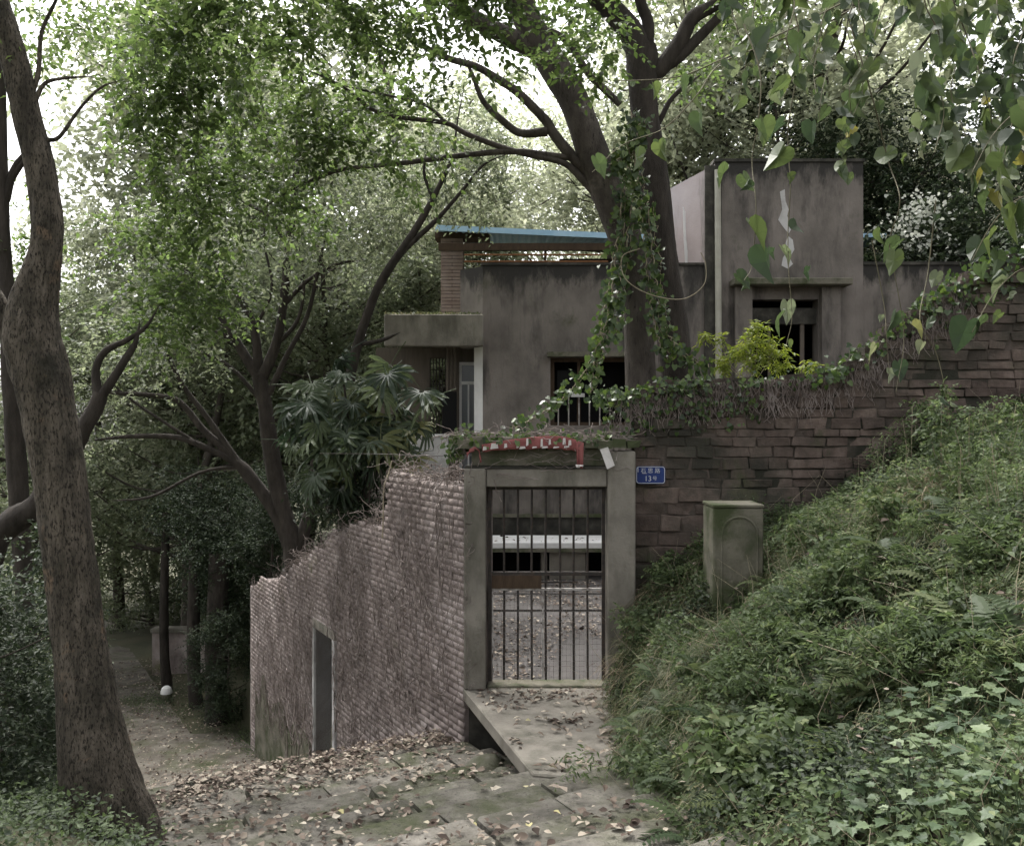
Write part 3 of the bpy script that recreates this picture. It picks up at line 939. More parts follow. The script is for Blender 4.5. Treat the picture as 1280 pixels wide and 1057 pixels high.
# tall block
BX0, BX1 = hx(893), hx(1078)
mb = MB(); holed_wall(mb, BX0 + .002, BX1, 0, hz(203), HY - .04, HY + .3, [hd]); mb.part('tower_wall', M['plaster_tower'], hs)
MB().prism([(BX0 + .001, HY - .04), (BX0 + .001, HY + .3), (3.2, 18.25), (3.08, 18.0)], hz(336), [hz(206), hz(206), 7.5, 7.45]).part('tower_side_wall', M['plaster_pink'], hs)
MB().box(3.1, BX1, 20.6, 20.9, 0, 7.6).part('tower_rear_wall', M['plaster'], hs)
MB().box(BX1 - .25, BX1 - .001, HY + .31, 20.59, 0, 7.7).part('tower_side_wall', M['plaster'], hs)
MB().box(BX0 - .2, BX0 + .12, HY - .09, HY - .041, 2, hz(208)).part('dark_corner_strip', M['mould'], hs)  # near-black strip up the block's left corner
MB().box(BX0 - .02, BX1 + .02, HY - .07, HY + .34, hz(203) + .002, hz(199)).part('tower_cap', M['mould'], hs)
# low wing on the right
MB().box(BX1 + .001, 11, HY - .02, HY + .3, 0, hz(331)).part('wing_wall', M['plaster'], hs)
MB().box(BX1 + .002, 11.02, HY - .05, HY + .34, hz(331) + .001, hz(327)).part('wing_cap', M['mould'], hs)
# peeled plaster patches
def flake(pts, y, nm='peeled_patch', mat='pale_wall'):
    n = len(pts)
    V = [(hx(p[0]), y, hz(p[1])) for p in pts] + [(hx(p[0]), y + .006, hz(p[1])) for p in pts]
    MB().add(V, [tuple(range(n))] + [(i, n + i, n + (i + 1) % n, (i + 1) % n) for i in range(n)]).part(nm, M[mat], hs)
flake([(974, 240), (980, 237), (981, 252), (985, 262), (983, 270), (989, 285), (985, 292), (978, 284), (972, 275), (977, 262)], HY - .048)
flake([(860, 250), (863, 256), (864, 290), (868, 326), (863, 326), (861, 292)], 17.5, mat='white_paint')
flake([(984, 295), (990, 300), (992, 312), (986, 322), (990, 330), (984, 336), (976, 332), (978, 322), (983, 314), (981, 304)], HY - .048)
# portal: ledge, jambs, passage boxed in near-black to paint its shade
MB().box(hx(911), hx(1056), HY - .42, HY - .041, hz(359), hz(351)).part('canopy', M['concrete_moss'], hs, .012)
MB().box(hx(916), hx(937), HY - .2, HY - .041, 2, hz(359.5)).part('jamb', M['plaster'], hs)
MB().box(hx(1023), hx(1046), HY - .2, HY - .041, 2, hz(359.5)).part('jamb', M['plaster'], hs)
MB().box(hd[0] + .002, hd[1] - .002, HY + .05, HY + .25, hz(404), hz(384)).part('beam', M['mould'], hs)
MB().box(hd[0] - .4, hd[1] + .4, HY + 1.6, HY + 1.7, 1.5, 5.4).box(hd[0] - .4, hd[0] - .3, HY + .301, HY + 1.599, 1.5, 5.4).box(hd[1] + .3, hd[1] + .4, HY + .301, HY + 1.599, 1.5, 5.4).box(hd[0] - .299, hd[1] + .299, HY + .302, HY + 1.598, 5.3, 5.4).part('passage_back', M['shade_black'], hs)
MB().box(hx(1002), hx(1007), HY + .08, HY + .12, 2.5, hz(403)).part('post', M['wood_old'], hs)
MB().box(hx(962), hx(965), HY + .1, HY + .14, 2.5, hz(403)).part('post', M['wood_old'], hs)
# upper window
wi = MB().box(hw[0] - .06, hw[1] + .1, HY - .22, HY - .002, hw[3] + .002, hw[3] + .09).part('window_canopy', M['concrete_moss'], hs)
MB().box(hw[0] - .3, hw[1] + .3, HY + .8, HY + .85, hw[2] - .3, hw[3] + .3).box(hw[0] - .3, hw[0] - .2, HY + .301, HY + .799, hw[2] - .3, hw[3] + .3).box(hw[1] + .2, hw[1] + .3, HY + .301, HY + .799, hw[2] - .3, hw[3] + .3).part('window_recess', M['shade_black'], hs)
win = MB().box(hw[0], hw[0] + .08, HY + .1, HY + .17, hw[2], hw[3]).box(hw[1] - .08, hw[1], HY + .1, HY + .17, hw[2], hw[3]).box(hw[0] + .08, hw[1] - .08, HY + .1, HY + .17, hw[3] - .08, hw[3]).box(
    hw[0] + .08, hw[1] - .08, HY + .1, HY + .17, hw[2], hw[2] + .06).box(hx(722), hx(726), HY + .1, HY + .17, hw[2] + .06, hw[3] - .08).part('window', M['wood_brown'], hs)
MB().box(hx(697), hx(720), HY + .12, HY + .14, hz(487), hz(462)).part('pane', M['shade_black'], win)
for k in range(7):
    x = hx(698 + 13 * k)
    MB().tube([(x, HY + .05, hw[2]), (x, HY + .05, hz(492))], .013, 6).part('bar', M['iron_white'], win)
MB().box(hx(714), hx(731), HY + .02, HY + .07, hz(495.5), hz(491)).part('rail', M['pale_wall'], win)
# balcony beam left, with soffit behind
BL, BR = hx(480, 16.6), hx(606, 16.6)
MB().box(BL, BR - .03, 16.6, 16.78, hz(432, 16.6), hz(392, 16.6)).part('balcony_beam', M['concrete'], hs, .02)
MB().box(BL + .02, -.78, 16.781, 19.4, hz(420, 16.6), hz(402, 16.6)).part('balcony_slab', M['concrete_moss'], hs)
MB().box(BL + .03, BL + .2, 16.79, 19.3, hz(402, 16.6) + .001, hz(393, 16.6)).part('balcony_beam', M['concrete'], hs)
mossv = []
g = np.random.default_rng(21)
pp = np.stack([g.uniform(BL, -.6, 900), g.uniform(16.6, 16.95, 900), np.full(900, hz(392, 16.6))], -1)
V, F, r = leaf_arr(pp, g.normal(0, 1, (900, 3)) * [1, 1, .3] + [0, 0, .7], g.normal(0, 1, (900, 3)), g.uniform(.03, .1, 900), NARROW, g)
tag(link('moss', np_mesh('moss', V, F, r), M['grass'], hs), kind='stuff')
# recessed front under the beam: windows, shutters, grille
RY = 18.0
rx = lambda px: hx(px, RY)
rz = lambda py: hz(py, RY)
hol = [(rx(574), rx(598), 1.6, rz(452)), (rx(537), rx(558), rz(544), rz(447))]
mb = MB(); holed_wall(mb, rx(470), rx(606), 0, rz(434), RY, RY + .2, hol); mb.part('recess_wall', M['wood_old'], hs)
mb = MB(); mb.box(rx(470), rx(530), RY - 1.0, RY - .85, 0, rz(560)).part('recess_wall', M['plaster'], hs)
win = MB().box(rx(574), rx(577), RY + .02, RY + .1, 1.6, rz(452)).box(rx(594), rx(598), RY + .02, RY + .1, 1.6, rz(452)).box(rx(577), rx(594), RY + .02, RY + .1, rz(480), rz(476)).box(
    rx(577), rx(594), RY + .02, RY + .1, rz(456), rz(452)).box(rx(584.5), rx(586.5), RY + .03, RY + .09, 1.6, rz(480)).part('window', M['white_paint'], hs)
MB().box(rx(577), rx(584.5), RY + .05, RY + .06, 1.6, rz(480)).part('pane', M['glass'], win)
MB().box(rx(586.5), rx(594), RY + .05, RY + .06, 1.6, rz(480)).part('pane', M['glass'], win)
MB().box(rx(577), rx(594), RY + .05, RY + .06, rz(476), rz(456)).part('pane', M['glass'], win)
for k in range(6):
    x = rx(538 + 3.8 * k)
    MB().tube([(x, RY - .02, rz(544)), (x, RY - .02, rz(447))], .012, 5).part('grille_bar', M['iron'], hs)
for py in (462, 480, 498, 516):
    MB().tube([(rx(537), RY - .03, rz(py)), (rx(558), RY - .03, rz(py))], .01, 5).part('grille_bar', M['iron'], hs)
MB().box(rx(556), rx(573), RY - .6, RY - .5, rz(560), rz(490)).part('shutter', M['shade_black'], hs)
for px in (560, 564.5, 569):
    MB().tube([(rx(px), RY - .3, rz(545)), (rx(px) + .02, RY - .3, rz(434))], .03, 6).part('hanging_pole', M['wood_old'], hs)
MB().box(hx(500, 16.4), hx(560, 16.4), 16.35, 16.5, 0, hz(545, 16.4)).part('low_wall', M['pale_wall'], hs)
MB().box(hx(498, 16.4), hx(561, 16.4), 16.32, 16.54, hz(545, 16.4) + .001, hz(542, 16.4)).part('low_wall_cap', M['white_paint'], hs)
# terrace shelter: brick pier, blue tin roof, rails
PY_ = 18.2
bp = thing('roof_shelter', 'blue tin roof on a slim brick pier above the house terrace', 'shelter', (-.9, PY_, 4.9))
pxa, pxb = hx(551, PY_), hx(579, PY_)
MB().box(pxa + .02, pxb - .02, PY_ + .02, PY_ + .43, 4.9, hz(297, PY_)).part('pier_core', M['mortar'], bp)
pb = MB()
zb, row = 4.9, 0
while zb < hz(299, PY_):
    for k in range(2):
        x0 = pxa + k * .235 if row % 2 else pxa - .001 + k * .225
        pb.box(x0, min(x0 + .225, pxb), PY_, PY_ + .225, zb + .005, zb + .066)
        pb.box(x0, min(x0 + .225, pxb), PY_ + .23, PY_ + .45, zb + .005, zb + .066)
    zb += .072; row += 1
tag(pb.part('brickwork', M['brick_pale'], bp), kind='stuff')
MB().box(pxa - .12, hx(612, PY_), PY_ - .05, PY_ + .5, hz(297, PY_) + .001, hz(290, PY_)).part('beam', M['wood_brown'], bp)
# corrugated roof sheets
xa, xb = hx(545, 17.6), hx(812, 17.6)
for q in range(4):
    u0, u1 = xa + (xb - xa) * q / 4, xa + (xb - xa) * (q + 1) / 4 + .03
    V, F = [], []
    for i_ in range(33):
        x = u0 + (u1 - u0) * i_ / 32
        dz = .018 * math.sin(i_ * math.pi / 2) + q * .0
        z0 = 6.62 - (x - xa) * .045
        V += [(x, 17.5, z0 + dz), (x, 20.8, z0 + .38 + dz), (x, 17.5, z0 + dz - .012), (x, 20.8, z0 + .38 + dz - .012)]
    for i_ in range(32):
        k = i_ * 4
        F += [(k, k + 4, k + 5, k + 1), (k + 2, k + 3, k + 7, k + 6), (k, k + 2, k + 6, k + 4)]
    MB().add(V, F).part('roof_sheet', M['blue_tin'], bp)
MB().add([(xa, 17.46, 6.55), (xb, 17.46, 6.55 - (xb - xa) * .045), (xb, 17.46, 6.66 - (xb - xa) * .045), (xa, 17.46, 6.66), (xa, 17.49, 6.55), (xb, 17.49, 6.55 - (xb - xa) * .045), (xb, 17.49, 6.66 - (xb - xa) * .045), (xa, 17.49, 6.66)], [(0, 1, 2, 3), (7, 6, 5, 4), (0, 4, 5, 1), (3, 2, 6, 7), (0, 3, 7, 4), (1, 5, 6, 2)]).part('fascia', M['blue_tin'], bp)
MB().box(xa + .05, xb, 17.55, 17.66, 6.18, 6.32).part('eaves_beam', M['wood_brown'], bp)
for px in (680, 812):
    MB().box(hx(px, 17.7), hx(px + 3, 17.7), 17.7, 17.76, 4.9, 6.3).part('post', M['wood_brown'], bp)
MB().box(hx(700, 20), hx(790, 20), 20.2, 20.3, 4.9, 6.5).part('shed_back', M['wood_brown'], bp)
MB().box(hx(616, 17.9), hx(665, 17.9), 17.9, 17.95, hz(333, 17.9), hz(325, 17.9)).part('red_board', M['red_paint'], bp)
for py in (318, 326.5):
    MB().tube([(hx(580, 17.5), 17.5, hz(py, 17.5)), (hx(760, 17.5), 17.5, hz(py, 17.5))], .018, 6).part('rail', M['rust'], bp)
# drain pipe
MB().tube([(hx(898.5, 16.85), 16.85, 1.5), (hx(898, 16.85), 16.85, 5), (hx(897, 16.85), 16.85, hz(212, 16.85))], .06, 10).part('drain_pipe', M['pipe'], hs)
# blue roof edge beyond
MB().box(hx(1080, 20), hx(1108, 20), 20, 22, hz(296, 20), hz(291, 20)).part('roof_sheet', M['blue_tin'], hs)
# lower storey seen through the gate: dark plinth and wash counter
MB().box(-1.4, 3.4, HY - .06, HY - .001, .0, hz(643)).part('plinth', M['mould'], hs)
MB().box(-1.4, 3.4, HY - .12, HY - .061, hz(645), hz(641)).part('plinth_ledge', M['concrete_moss'], hs)
wc = thing('wash_counter', 'long white-topped concrete wash counter against the house behind the gate', 'counter', (.6, 16, 0))
MB().box(-1.0, 3.2, 15.6, 16.6, .55, .66).part('top', M['white_paint'], wc, .01)
for x0, x1 in ((-1.0, -.9), (.52, .62), (.66, 1.3), (2.4, 2.6)):
    MB().box(x0, x1, 15.68, 16.5, 0, .549).part('support', M['concrete'], wc)
MB().box(-1.0, 3.2, 16.5, 16.58, 0, .548).part('back_panel', M['shade_black'], wc)
MB().box(-1.05, 3.25, 15.57, 15.6, .49, .549).part('front_lip', M['concrete_moss'], wc)


# ------------------------------------------------------------------ trees
def tree_thing(name, label, stems, bark, d, blobs=None, leaf=None, mat=None, group=None, cat='tree', seed=1, sides=10, rough=.05, base=None, ridged=False):
    """stems: list of px lists; first is the trunk"""
    p0, _ = px_path(stems[0], d)
    t = thing(name, label, cat, tuple(base if base is not None else p0[0]), group)
    for i, s in enumerate(stems):
        pts, rad = px_path(s, d, 6 if i == 0 else 4)
        if i > 0 and s[-1][1] > -20:
            rad = rad * np.clip(np.linspace(4, .25, len(rad)), .25, 1)
        V, F = tube_arr(pts, rad, sides if i == 0 else max(6, sides - 3), rough, seed=seed + i)
        if ridged and i == 0:
            pts, rad = px_path(s, d, 16)
            V, F = tube_arr(pts, rad, 56)
            m_ = len(pts); th_ = np.tile(np.arange(56), m_); li = np.repeat(np.arange(m_), 56)
            a_ = th_ / 56 * 2 * np.pi; ca, sa = np.cos(a_), np.sin(a_)
            k_ = .10 * (vnoise(ca * 1.6 + 9, li * .035 + sa * 1.6, 1, 5) - .5) + .085 * (vnoise(th_ * .55, li * .16, 1, 6) - .5) + .06 * (vnoise(th_ * 1.3, li * .33, 1, 7) - .5)
            cen = np.repeat(pts, 56, 0)
            V = cen + (V - cen) * (1 + k_)[:, None]
        link('trunk' if i == 0 else 'branch', np_mesh('branch', V, F, smooth=True), M[bark], t)
    if blobs:
        (V, F, r), tw = sprays(blobs, g=np.random.default_rng(seed), **leaf)
        link('crown', np_mesh('crown', V, F, r), M[mat], t)
        if tw is not None:
            tag(link('twigs', np_mesh('twigs', *tw), M[bark], t), kind='stuff')
    return t


# foreground trunk
fg = [(140, 1060, 128), (130, 1000, 100), (118, 940, 86), (106, 850, 70), (96, 780, 63), (86, 700, 61), (76, 620, 61), (64, 540, 62), (51, 470, 65), (40, 425, 66),
      (41, 380, 58), (56, 318, 39), (59, 270, 35), (49, 205, 34), (35, 150, 33), (24, 100, 33), (10, 50, 33), (-12, 0, 42), (-40, -80, 40), (-60, -200, 36), (-70, -330, 28)]
tree_thing('leaning_tree', 'stout grey-brown tree trunk leaning over the steps with flaking bark', [fg,
           [(60, 175, 6), (75, 170, 5), (100, 135, 4), (125, 110, 3), (150, 100, 2)], [(44, 125, 7), (55, 105, 5), (75, 98, 4), (115, 95, 3)], [(38, 120, 8), (48, 90, 6), (52, 40, 5), (70, 0, 4), (85, -40, 3)],
           [(20, 440, 26), (0, 385, 24), (-30, 330, 22), (-60, 200, 18)]],
           'bark_grey', 5.6, [(P(95, 40, 6), .5, .5), (P(60, 20, 6.5), .5, .5), (P(-60, -150, 5.5), 1.4, 2), (P(-150, -300, 5), 1.6, 2), (P(20, -320, 5.5), 1.4, 2)],
           dict(nspray=60, k=11, L=.4, size=.06, twig=.002), 'leaf_canopy', seed=31, sides=20, rough=.035, ridged=True)

# main pair behind the gate wall
DM = 10.6
m1 = [(806, 830, 48), (803, 600, 42), (800, 450, 38), (796, 380, 38), (787, 320, 42), (772, 270, 42), (756, 232, 42), (737, 180, 40), (716, 122, 38), (690, 80, 38), (667, 40, 36), (645, -10, 34), (620, -90, 28), (600, -220, 20)]
m1b = [[(678, 66, 26), (650, 52, 24), (612, 34, 22), (570, 8, 20), (520, -40, 15), (450, -110, 9)],
       [(735, 215, 12), (712, 192, 14), (690, 164, 13), (682, 150, 12), (648, 116, 11), (620, 97, 10), (593, 82, 9), (556, 71, 8), (515, 48, 7), (490, 20, 5), (455, -10, 4)],
       [(684, 164, 12), (651, 166, 10), (631, 153, 9), (604, 126, 7), (590, 92, 5), (575, 60, 3)],
       [(760, 204, 10), (747, 201, 9), (689, 194, 8), (641, 189, 8), (576, 194, 7, ), (498, 204, 6), (430, 211, 5), (390, 225, 5), (345, 248, 4), (300, 290, 3)],
       [(742, 238, 12), (730, 226, 10), (706, 204, 8), (668, 194, 8), (634, 186, 7), (583, 167, 7), (556, 153, 6), (498, 146, 6), (464, 136, 5), (430, 109, 4), (390, 90, 4), (330, 70, 3)],
       [(775, 130, 9), (752, 108, 9), (736, 92, 9), (706, 48, 8), (668, 30, 6), (640, 0, 5)],
       [(560, 155, 5), (530, 130, 4), (480, 118, 3), (420, 105, 3)]]
m1_bl = []
g = np.random.default_rng(77)
for px, py in [(160, 50), (215, 30), (300, 50), (370, 40), (440, 30), (505, 50), (205, 90), (480, 105), (405, 115), (330, 110), (255, 110), (200, 130), (215, 175), (285, 180), (355, 190),
               (425, 170), (500, 165), (235, 235), (300, 250), (250, 290), (370, 260), (190, 20), (270, 10), (600, 40), (560, 0), (700, 10), (740, 60), (610, -40), (340, 5),
               (450, -60), (350, -90), (250, -80), (650, -120), (540, -150), (230, 340), (180, 300), (270, 370), (205, 385)]:
    m1_bl.append((P(px + g.normal(0, 8), py + g.normal(0, 8), DM + g.normal(-.6, .7)), g.uniform(.42, .7), 1 if py > -30 else 2))
tree_thing('forked_tree', 'dark tree behind the gate wall, trunk curving up to the left over the roof', [m1] + m1b, 'bark_main', DM, m1_bl,
           dict(nspray=60, k=12, L=.45, size=.085, twig=.0025, tpl=OVAL), 'leaf_canopy', seed=41, sides=14, rough=.03, base=(1.6, DM, 0))
m2 = [(852, 830, 50), (848, 560, 46), (842, 430, 42), (832, 350, 38), (824, 290, 38), (817, 230, 40), (809, 170, 37), (804, 120, 36), (803, 80, 40), (802, 60, 38)]
m2b = [[(802, 75, 34), (791, 44, 32), (770, 18, 30), (748, -6, 30), (715, -60, 26), (690, -150, 18)], [(806, 70, 22), (810, 30, 15), (800, 0, 13), (795, -60, 11)],
       [(806, 100, 24), (830, 80, 22), (850, 52, 20), (866, 22, 18), (895, 5, 16), (930, -25, 14), (980, -80, 10)], [(822, 88, 16), (848, 72, 14), (872, 48, 13), (900, 20, 11), (930, -10, 9)],
       [(808, 180, 10), (825, 150, 7), (842, 120, 6), (880, 90, 4)]]
tree_thing('twin_tree', 'near-black upright tree behind the gate wall, forking into limbs high up', [m2] + m2b, 'bark_dark', 10.9,
           [(P(880, -60, 11), 1.1, 2), (P(980, -110, 11), 1.2, 2), (P(760, -110, 11), 1.2, 2), (P(870, -220, 11), 1.4, 2), (P(930, 30, 11.5), .5, .7), (P(700, -20, 11.5), .5, .7), (P(860, 100, 11.8), .4, .5)],
           dict(nspray=46, k=12, L=.45, size=.085, twig=.0025, tpl=OVAL), 'leaf_canopy', seed=51, sides=14, rough=.03, base=(2.1, 10.9, 0))

# small multi-stemmed tree on the lane wall
DS = 15.2
st = [[(372, 760, 30), (366, 680, 25), (352, 630, 22), (340, 570, 21), (332, 510, 19), (324, 468, 18)],
      [(326, 475, 16), (292, 422, 13), (262, 375, 11), (235, 340, 8), (215, 300, 5), (205, 250, 3)],
      [(326, 475, 16), (344, 432, 13), (354, 380, 12), (362, 300, 11), (372, 200, 9), (378, 100, 6), (380, 20, 4)],
      [(324, 470, 14), (318, 412, 11), (300, 372, 9), (275, 340, 7), (262, 300, 5)],
      [(336, 492, 10), (358, 445, 7), (384, 395, 6), (398, 335, 5), (410, 280, 3)],
      [(366, 690, 22), (350, 648, 19), (322, 607, 16), (300, 580, 13), (260, 560, 9), (220, 546, 8), (160, 545, 7), (100, 552, 5)],
      [(312, 600, 12), (290, 570, 11), (255, 538, 9), (225, 502, 8), (196, 494, 7), (140, 490, 6), (110, 480, 4)],
      [(296, 575, 9), (258, 520, 7), (228, 480, 6), (210, 440, 5), (205, 400, 3)],
      [(372, 690, 20), (385, 645, 15), (392, 600, 12), (391, 560, 9)],
      [(355, 380, 7), (385, 350, 5), (420, 330, 4), (450, 325, 3)], [(362, 310, 7), (335, 270, 5), (300, 250, 4)],
      [(258, 560, 5), (210, 530, 4), (165, 500, 3), (130, 470, 2)], [(300, 582, 5), (250, 590, 4), (190, 620, 4), (140, 625, 3)], [(330, 505, 6), (290, 460, 5), (250, 440, 4), (200, 445, 3)],
      [(344, 432, 6), (372, 400, 5), (380, 350, 4), (372, 300, 3)], [(318, 412, 5), (340, 360, 4), (330, 300, 3), (336, 240, 2)], [(292, 422, 6), (250, 410, 4), (215, 415, 3)]]
sb = []
for px, py in [(215, 290), (300, 330), (375, 120), (370, 180), (330, 200), (410, 230), (420, 290), (440, 200), (470, 240), (260, 300), (280, 250), (390, 300), (180, 420), (150, 470), (230, 430), (120, 440), (460, 300), (520, 210), (100, 520)]:
    sb.append((P(px, py, DS + g.normal(0, .8)), g.uniform(.6, 1.0), 1))
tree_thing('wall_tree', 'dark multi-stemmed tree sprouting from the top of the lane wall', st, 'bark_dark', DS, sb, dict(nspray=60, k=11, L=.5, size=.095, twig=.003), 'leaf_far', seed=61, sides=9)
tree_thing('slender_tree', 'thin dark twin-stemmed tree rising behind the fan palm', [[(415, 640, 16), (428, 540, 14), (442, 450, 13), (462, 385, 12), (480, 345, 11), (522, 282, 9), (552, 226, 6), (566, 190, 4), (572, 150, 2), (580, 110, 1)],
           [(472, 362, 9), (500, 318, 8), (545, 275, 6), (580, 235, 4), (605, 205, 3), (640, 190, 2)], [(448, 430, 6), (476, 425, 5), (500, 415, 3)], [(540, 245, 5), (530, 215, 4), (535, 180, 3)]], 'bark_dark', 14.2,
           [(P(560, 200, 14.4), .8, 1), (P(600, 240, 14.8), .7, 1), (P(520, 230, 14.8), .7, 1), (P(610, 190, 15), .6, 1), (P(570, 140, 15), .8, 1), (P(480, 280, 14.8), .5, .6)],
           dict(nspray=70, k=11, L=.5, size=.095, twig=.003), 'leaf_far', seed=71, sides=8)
# dark trees left
tree_thing('crooked_tree', 'dark crooked limb crossing behind the leaning trunk above the lane', [[(-60, 900, 40), (-30, 760, 36), (-8, 680, 34), (18, 650, 32), (45, 632, 30), (75, 590, 26), (98, 545, 23), (118, 512, 20), (126, 490, 18)],
           [(124, 500, 14), (120, 462, 10), (132, 438, 9), (158, 425, 7), (182, 408, 5), (200, 380, 3)], [(124, 498, 14), (146, 465, 11), (162, 440, 9), (170, 425, 6), (175, 400, 3)]],
           'bark_dark', 8.2, [(P(175, 400, 8.4), .35, .6), (P(200, 430, 8.6), .3, .5)], dict(nspray=40, k=10, L=.35, size=.07, twig=.002), 'leaf_canopy', seed=81)
tree_thing('straight_tree', 'straight dark trunk half hidden behind the leaning tree', [[(36, 820, 22), (28, 700, 22), (22, 600, 24), (16, 500, 24), (12, 420, 22), (6, 320, 16), (4, 250, 14), (2, 150, 12), (0, 0, 10)],
           [(8, 250, 10), (16, 215, 9), (30, 190, 7)], [(4, 245, 9), (20, 215, 7), (40, 190, 5)]], 'bark_dark', 9.5,
           [(P(0, 60, 9.5), .7, .8), (P(-60, 250, 10), 1.0, 1.2), (P(30, 330, 10), .6, .7), (P(-30, 420, 10), .9, 1)], dict(nspray=60, k=10, L=.4, size=.08, twig=.002), 'leaf_canopy', seed=91)


# background woodland: four built trees, copied
def grow_tree(seed, H, crown_r, leaf_size, nblob, mat, nspray=24, k=10, tpl=DIAMOND, L=.9, low=.25):
    g = np.random.default_rng(seed)
    trunk = [np.zeros(3)]
    p = np.zeros(3); d = np.array([0, 0, 1.0])
    for i in range(8):
        d = unit(d + g.normal(0, .09, 3)); p = p + d * H / 8; trunk.append(p)
    trunk = np.array(trunk)
    rad = np.linspace(H * .016, H * .003, len(trunk))
    pr = catmull(np.hstack([trunk, rad[:, None]]), 3)
    tubes = [tube_arr(pr[:, :3], pr[:, 3], 8, .04, seed=seed)]
    blobs = []
    for b in range(nblob):
        t = g.uniform(low, 1.0)
        i = min(len(pr) - 2, int(t * (len(pr) - 1)))
        a = pr[i, :3]
        an = g.uniform(0, 2 * np.pi)
        ln = crown_r * (1 - abs(t - .55) * .8) * g.uniform(.35, 1.05)
        e = a + np.array([math.cos(an) * ln, math.sin(an) * ln, ln * g.uniform(.1, .6)])
        m = (a + e) / 2 + np.array([0, 0, -.12 * ln]) + g.normal(0, .1, 3)
        q = catmull(np.array([a, m, e]), 4)
        tubes.append(tube_arr(q, np.linspace(pr[i, 3] * .45, .012, len(q)), 5))
        blobs.append((e, crown_r * g.uniform(.2, .36)))
        if g.random() < .6: blobs.append((m + g.normal(0, .4, 3), crown_r * g.uniform(.15, .26)))
    (V, F, r), _ = sprays(blobs, nspray, k, L, leaf_size, g, tpl)
    Vt, Ft = join_arr(tubes)
    tm = np_mesh('trunk', Vt, Ft, smooth=True); tm.materials.append(M['bark_far'])
    cm = np_mesh('crown', V, F, r); cm.materials.append(M[mat])
    return tm, cm


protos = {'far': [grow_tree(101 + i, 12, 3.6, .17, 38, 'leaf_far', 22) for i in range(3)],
          'pale': [grow_tree(201 + i, 12, 3.8, .2, 40, 'leaf_hazed', 22) for i in range(2)],
          'dark': [grow_tree(301, 11, 3.8, .17, 44, 'leaf_dark', 34, low=.08)],
          'low': [grow_tree(401 + i, 5, 2.4, .11, 34, 'leaf_far', 26, L=.6, low=.05) for i in range(2)],
          'lowdark': [grow_tree(501, 4, 2.0, .1, 34, 'leaf_dark', 26, L=.5, low=.05)]}


def put_tree(kind, v, x, y, sc, rot, label, group, name='woodland_tree', cat='tree', z=None):
    tm, cm = protos[kind][v % len(protos[kind])]
    zz = float(ground_z(np.array(x), np.array(y))) - .15 if z is None else z
    t = thing(name, label, cat, (x, y, zz), group)
    t.rotation_euler = (0, 0, rot); t.scale = (sc, sc, sc)
    for nm, me in (('trunk', tm), ('crown', cm)):
        o = bpy.data.objects.new(nm, me); COL.objects.link(o); o.parent = t
    return t


gt_ = random.Random(12)
GF = 'broadleaf trees beyond the lane'
LBFS = ['broadleaf tree just behind the leaning trunk beyond the lower lane', 'broadleaf tree closing the far end of the lower lane', 'tall broadleaf tree above the white-topped bollard',
        'tallest broadleaf tree, far behind the multi-stemmed wall tree', 'broadleaf tree directly behind the multi-stemmed wall tree', 'distant broadleaf tree behind the fan palm',
        'broadleaf tree growing close to the balcony beam of the house', 'broadleaf tree under the open sky gap beside the leaning trunk', 'broadleaf tree downhill of the dark bushes']
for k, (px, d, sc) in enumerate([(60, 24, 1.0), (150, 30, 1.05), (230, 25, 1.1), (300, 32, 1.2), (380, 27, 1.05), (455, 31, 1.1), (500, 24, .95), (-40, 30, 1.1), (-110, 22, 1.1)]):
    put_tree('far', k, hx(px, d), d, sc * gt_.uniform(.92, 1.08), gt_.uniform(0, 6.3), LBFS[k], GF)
GP = 'pale trees behind the house'
LBPS = ['pale tree behind the brick pier of the roof shelter', 'pale tree rising over the middle of the tin roof', 'pale tree behind the curved trunk of the forked tree', 'pale tree filling the gap between the two dark trunks',
        'pale tree behind the drain pipe and pink side wall', 'pale tree rising over the middle of the tall block', 'pale tree behind the right corner of the tall block', 'pale tree between the tall block and the dark evergreens',
        'distant pale tree high on the hill above the forked tree', 'distant pale tree high on the hill above the tall block', 'distant pale tree uphill behind the slender twin-stemmed tree', 'distant pale tree uphill behind the wall tree', 'distant pale tree behind the dark shrubs ending the lane wall', 'distant pale tree past the far end of the lower lane',
        'pale tree standing between the wall tree and the slender tree', 'pale tree showing between the stems of the wall tree', 'towering pale tree filling the view over the wall tree', 'towering pale tree over the fan palm and balcony',
        'towering pale tree over the dark shrubs of the lane', 'towering pale tree over the roof shelter pier']
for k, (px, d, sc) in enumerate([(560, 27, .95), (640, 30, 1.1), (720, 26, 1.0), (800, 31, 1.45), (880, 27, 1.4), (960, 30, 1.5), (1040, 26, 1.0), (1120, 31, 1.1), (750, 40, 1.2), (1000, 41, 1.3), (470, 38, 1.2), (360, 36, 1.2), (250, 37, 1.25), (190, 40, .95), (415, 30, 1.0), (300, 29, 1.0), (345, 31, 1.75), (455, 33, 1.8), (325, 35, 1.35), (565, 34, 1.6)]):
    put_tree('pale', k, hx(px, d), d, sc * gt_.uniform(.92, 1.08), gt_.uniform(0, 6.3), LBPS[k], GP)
GD = 'dark evergreens right of the house'
LBDS = ['dense dark evergreen directly behind the white-blossomed shrub', 'dense dark evergreen rising over the top end of the sloping wall', 'large dark evergreen uphill behind the sloping wall end',
        'dark evergreen peeping over the corner of the tall block', 'dark evergreen on the slope past the end of the block wall', 'broad dark evergreen at the edge of the slope wood']
for k, (px, d, sc) in enumerate([(1225, 23, .85), (1345, 18, .8), (1400, 21, 1.0), (1150, 26, 1.0), (1490, 14, .75), (1500, 17, .9)]):
    put_tree('dark', k, hx(px, d), d, sc, gt_.uniform(0, 6.3), LBDS[k], GD)
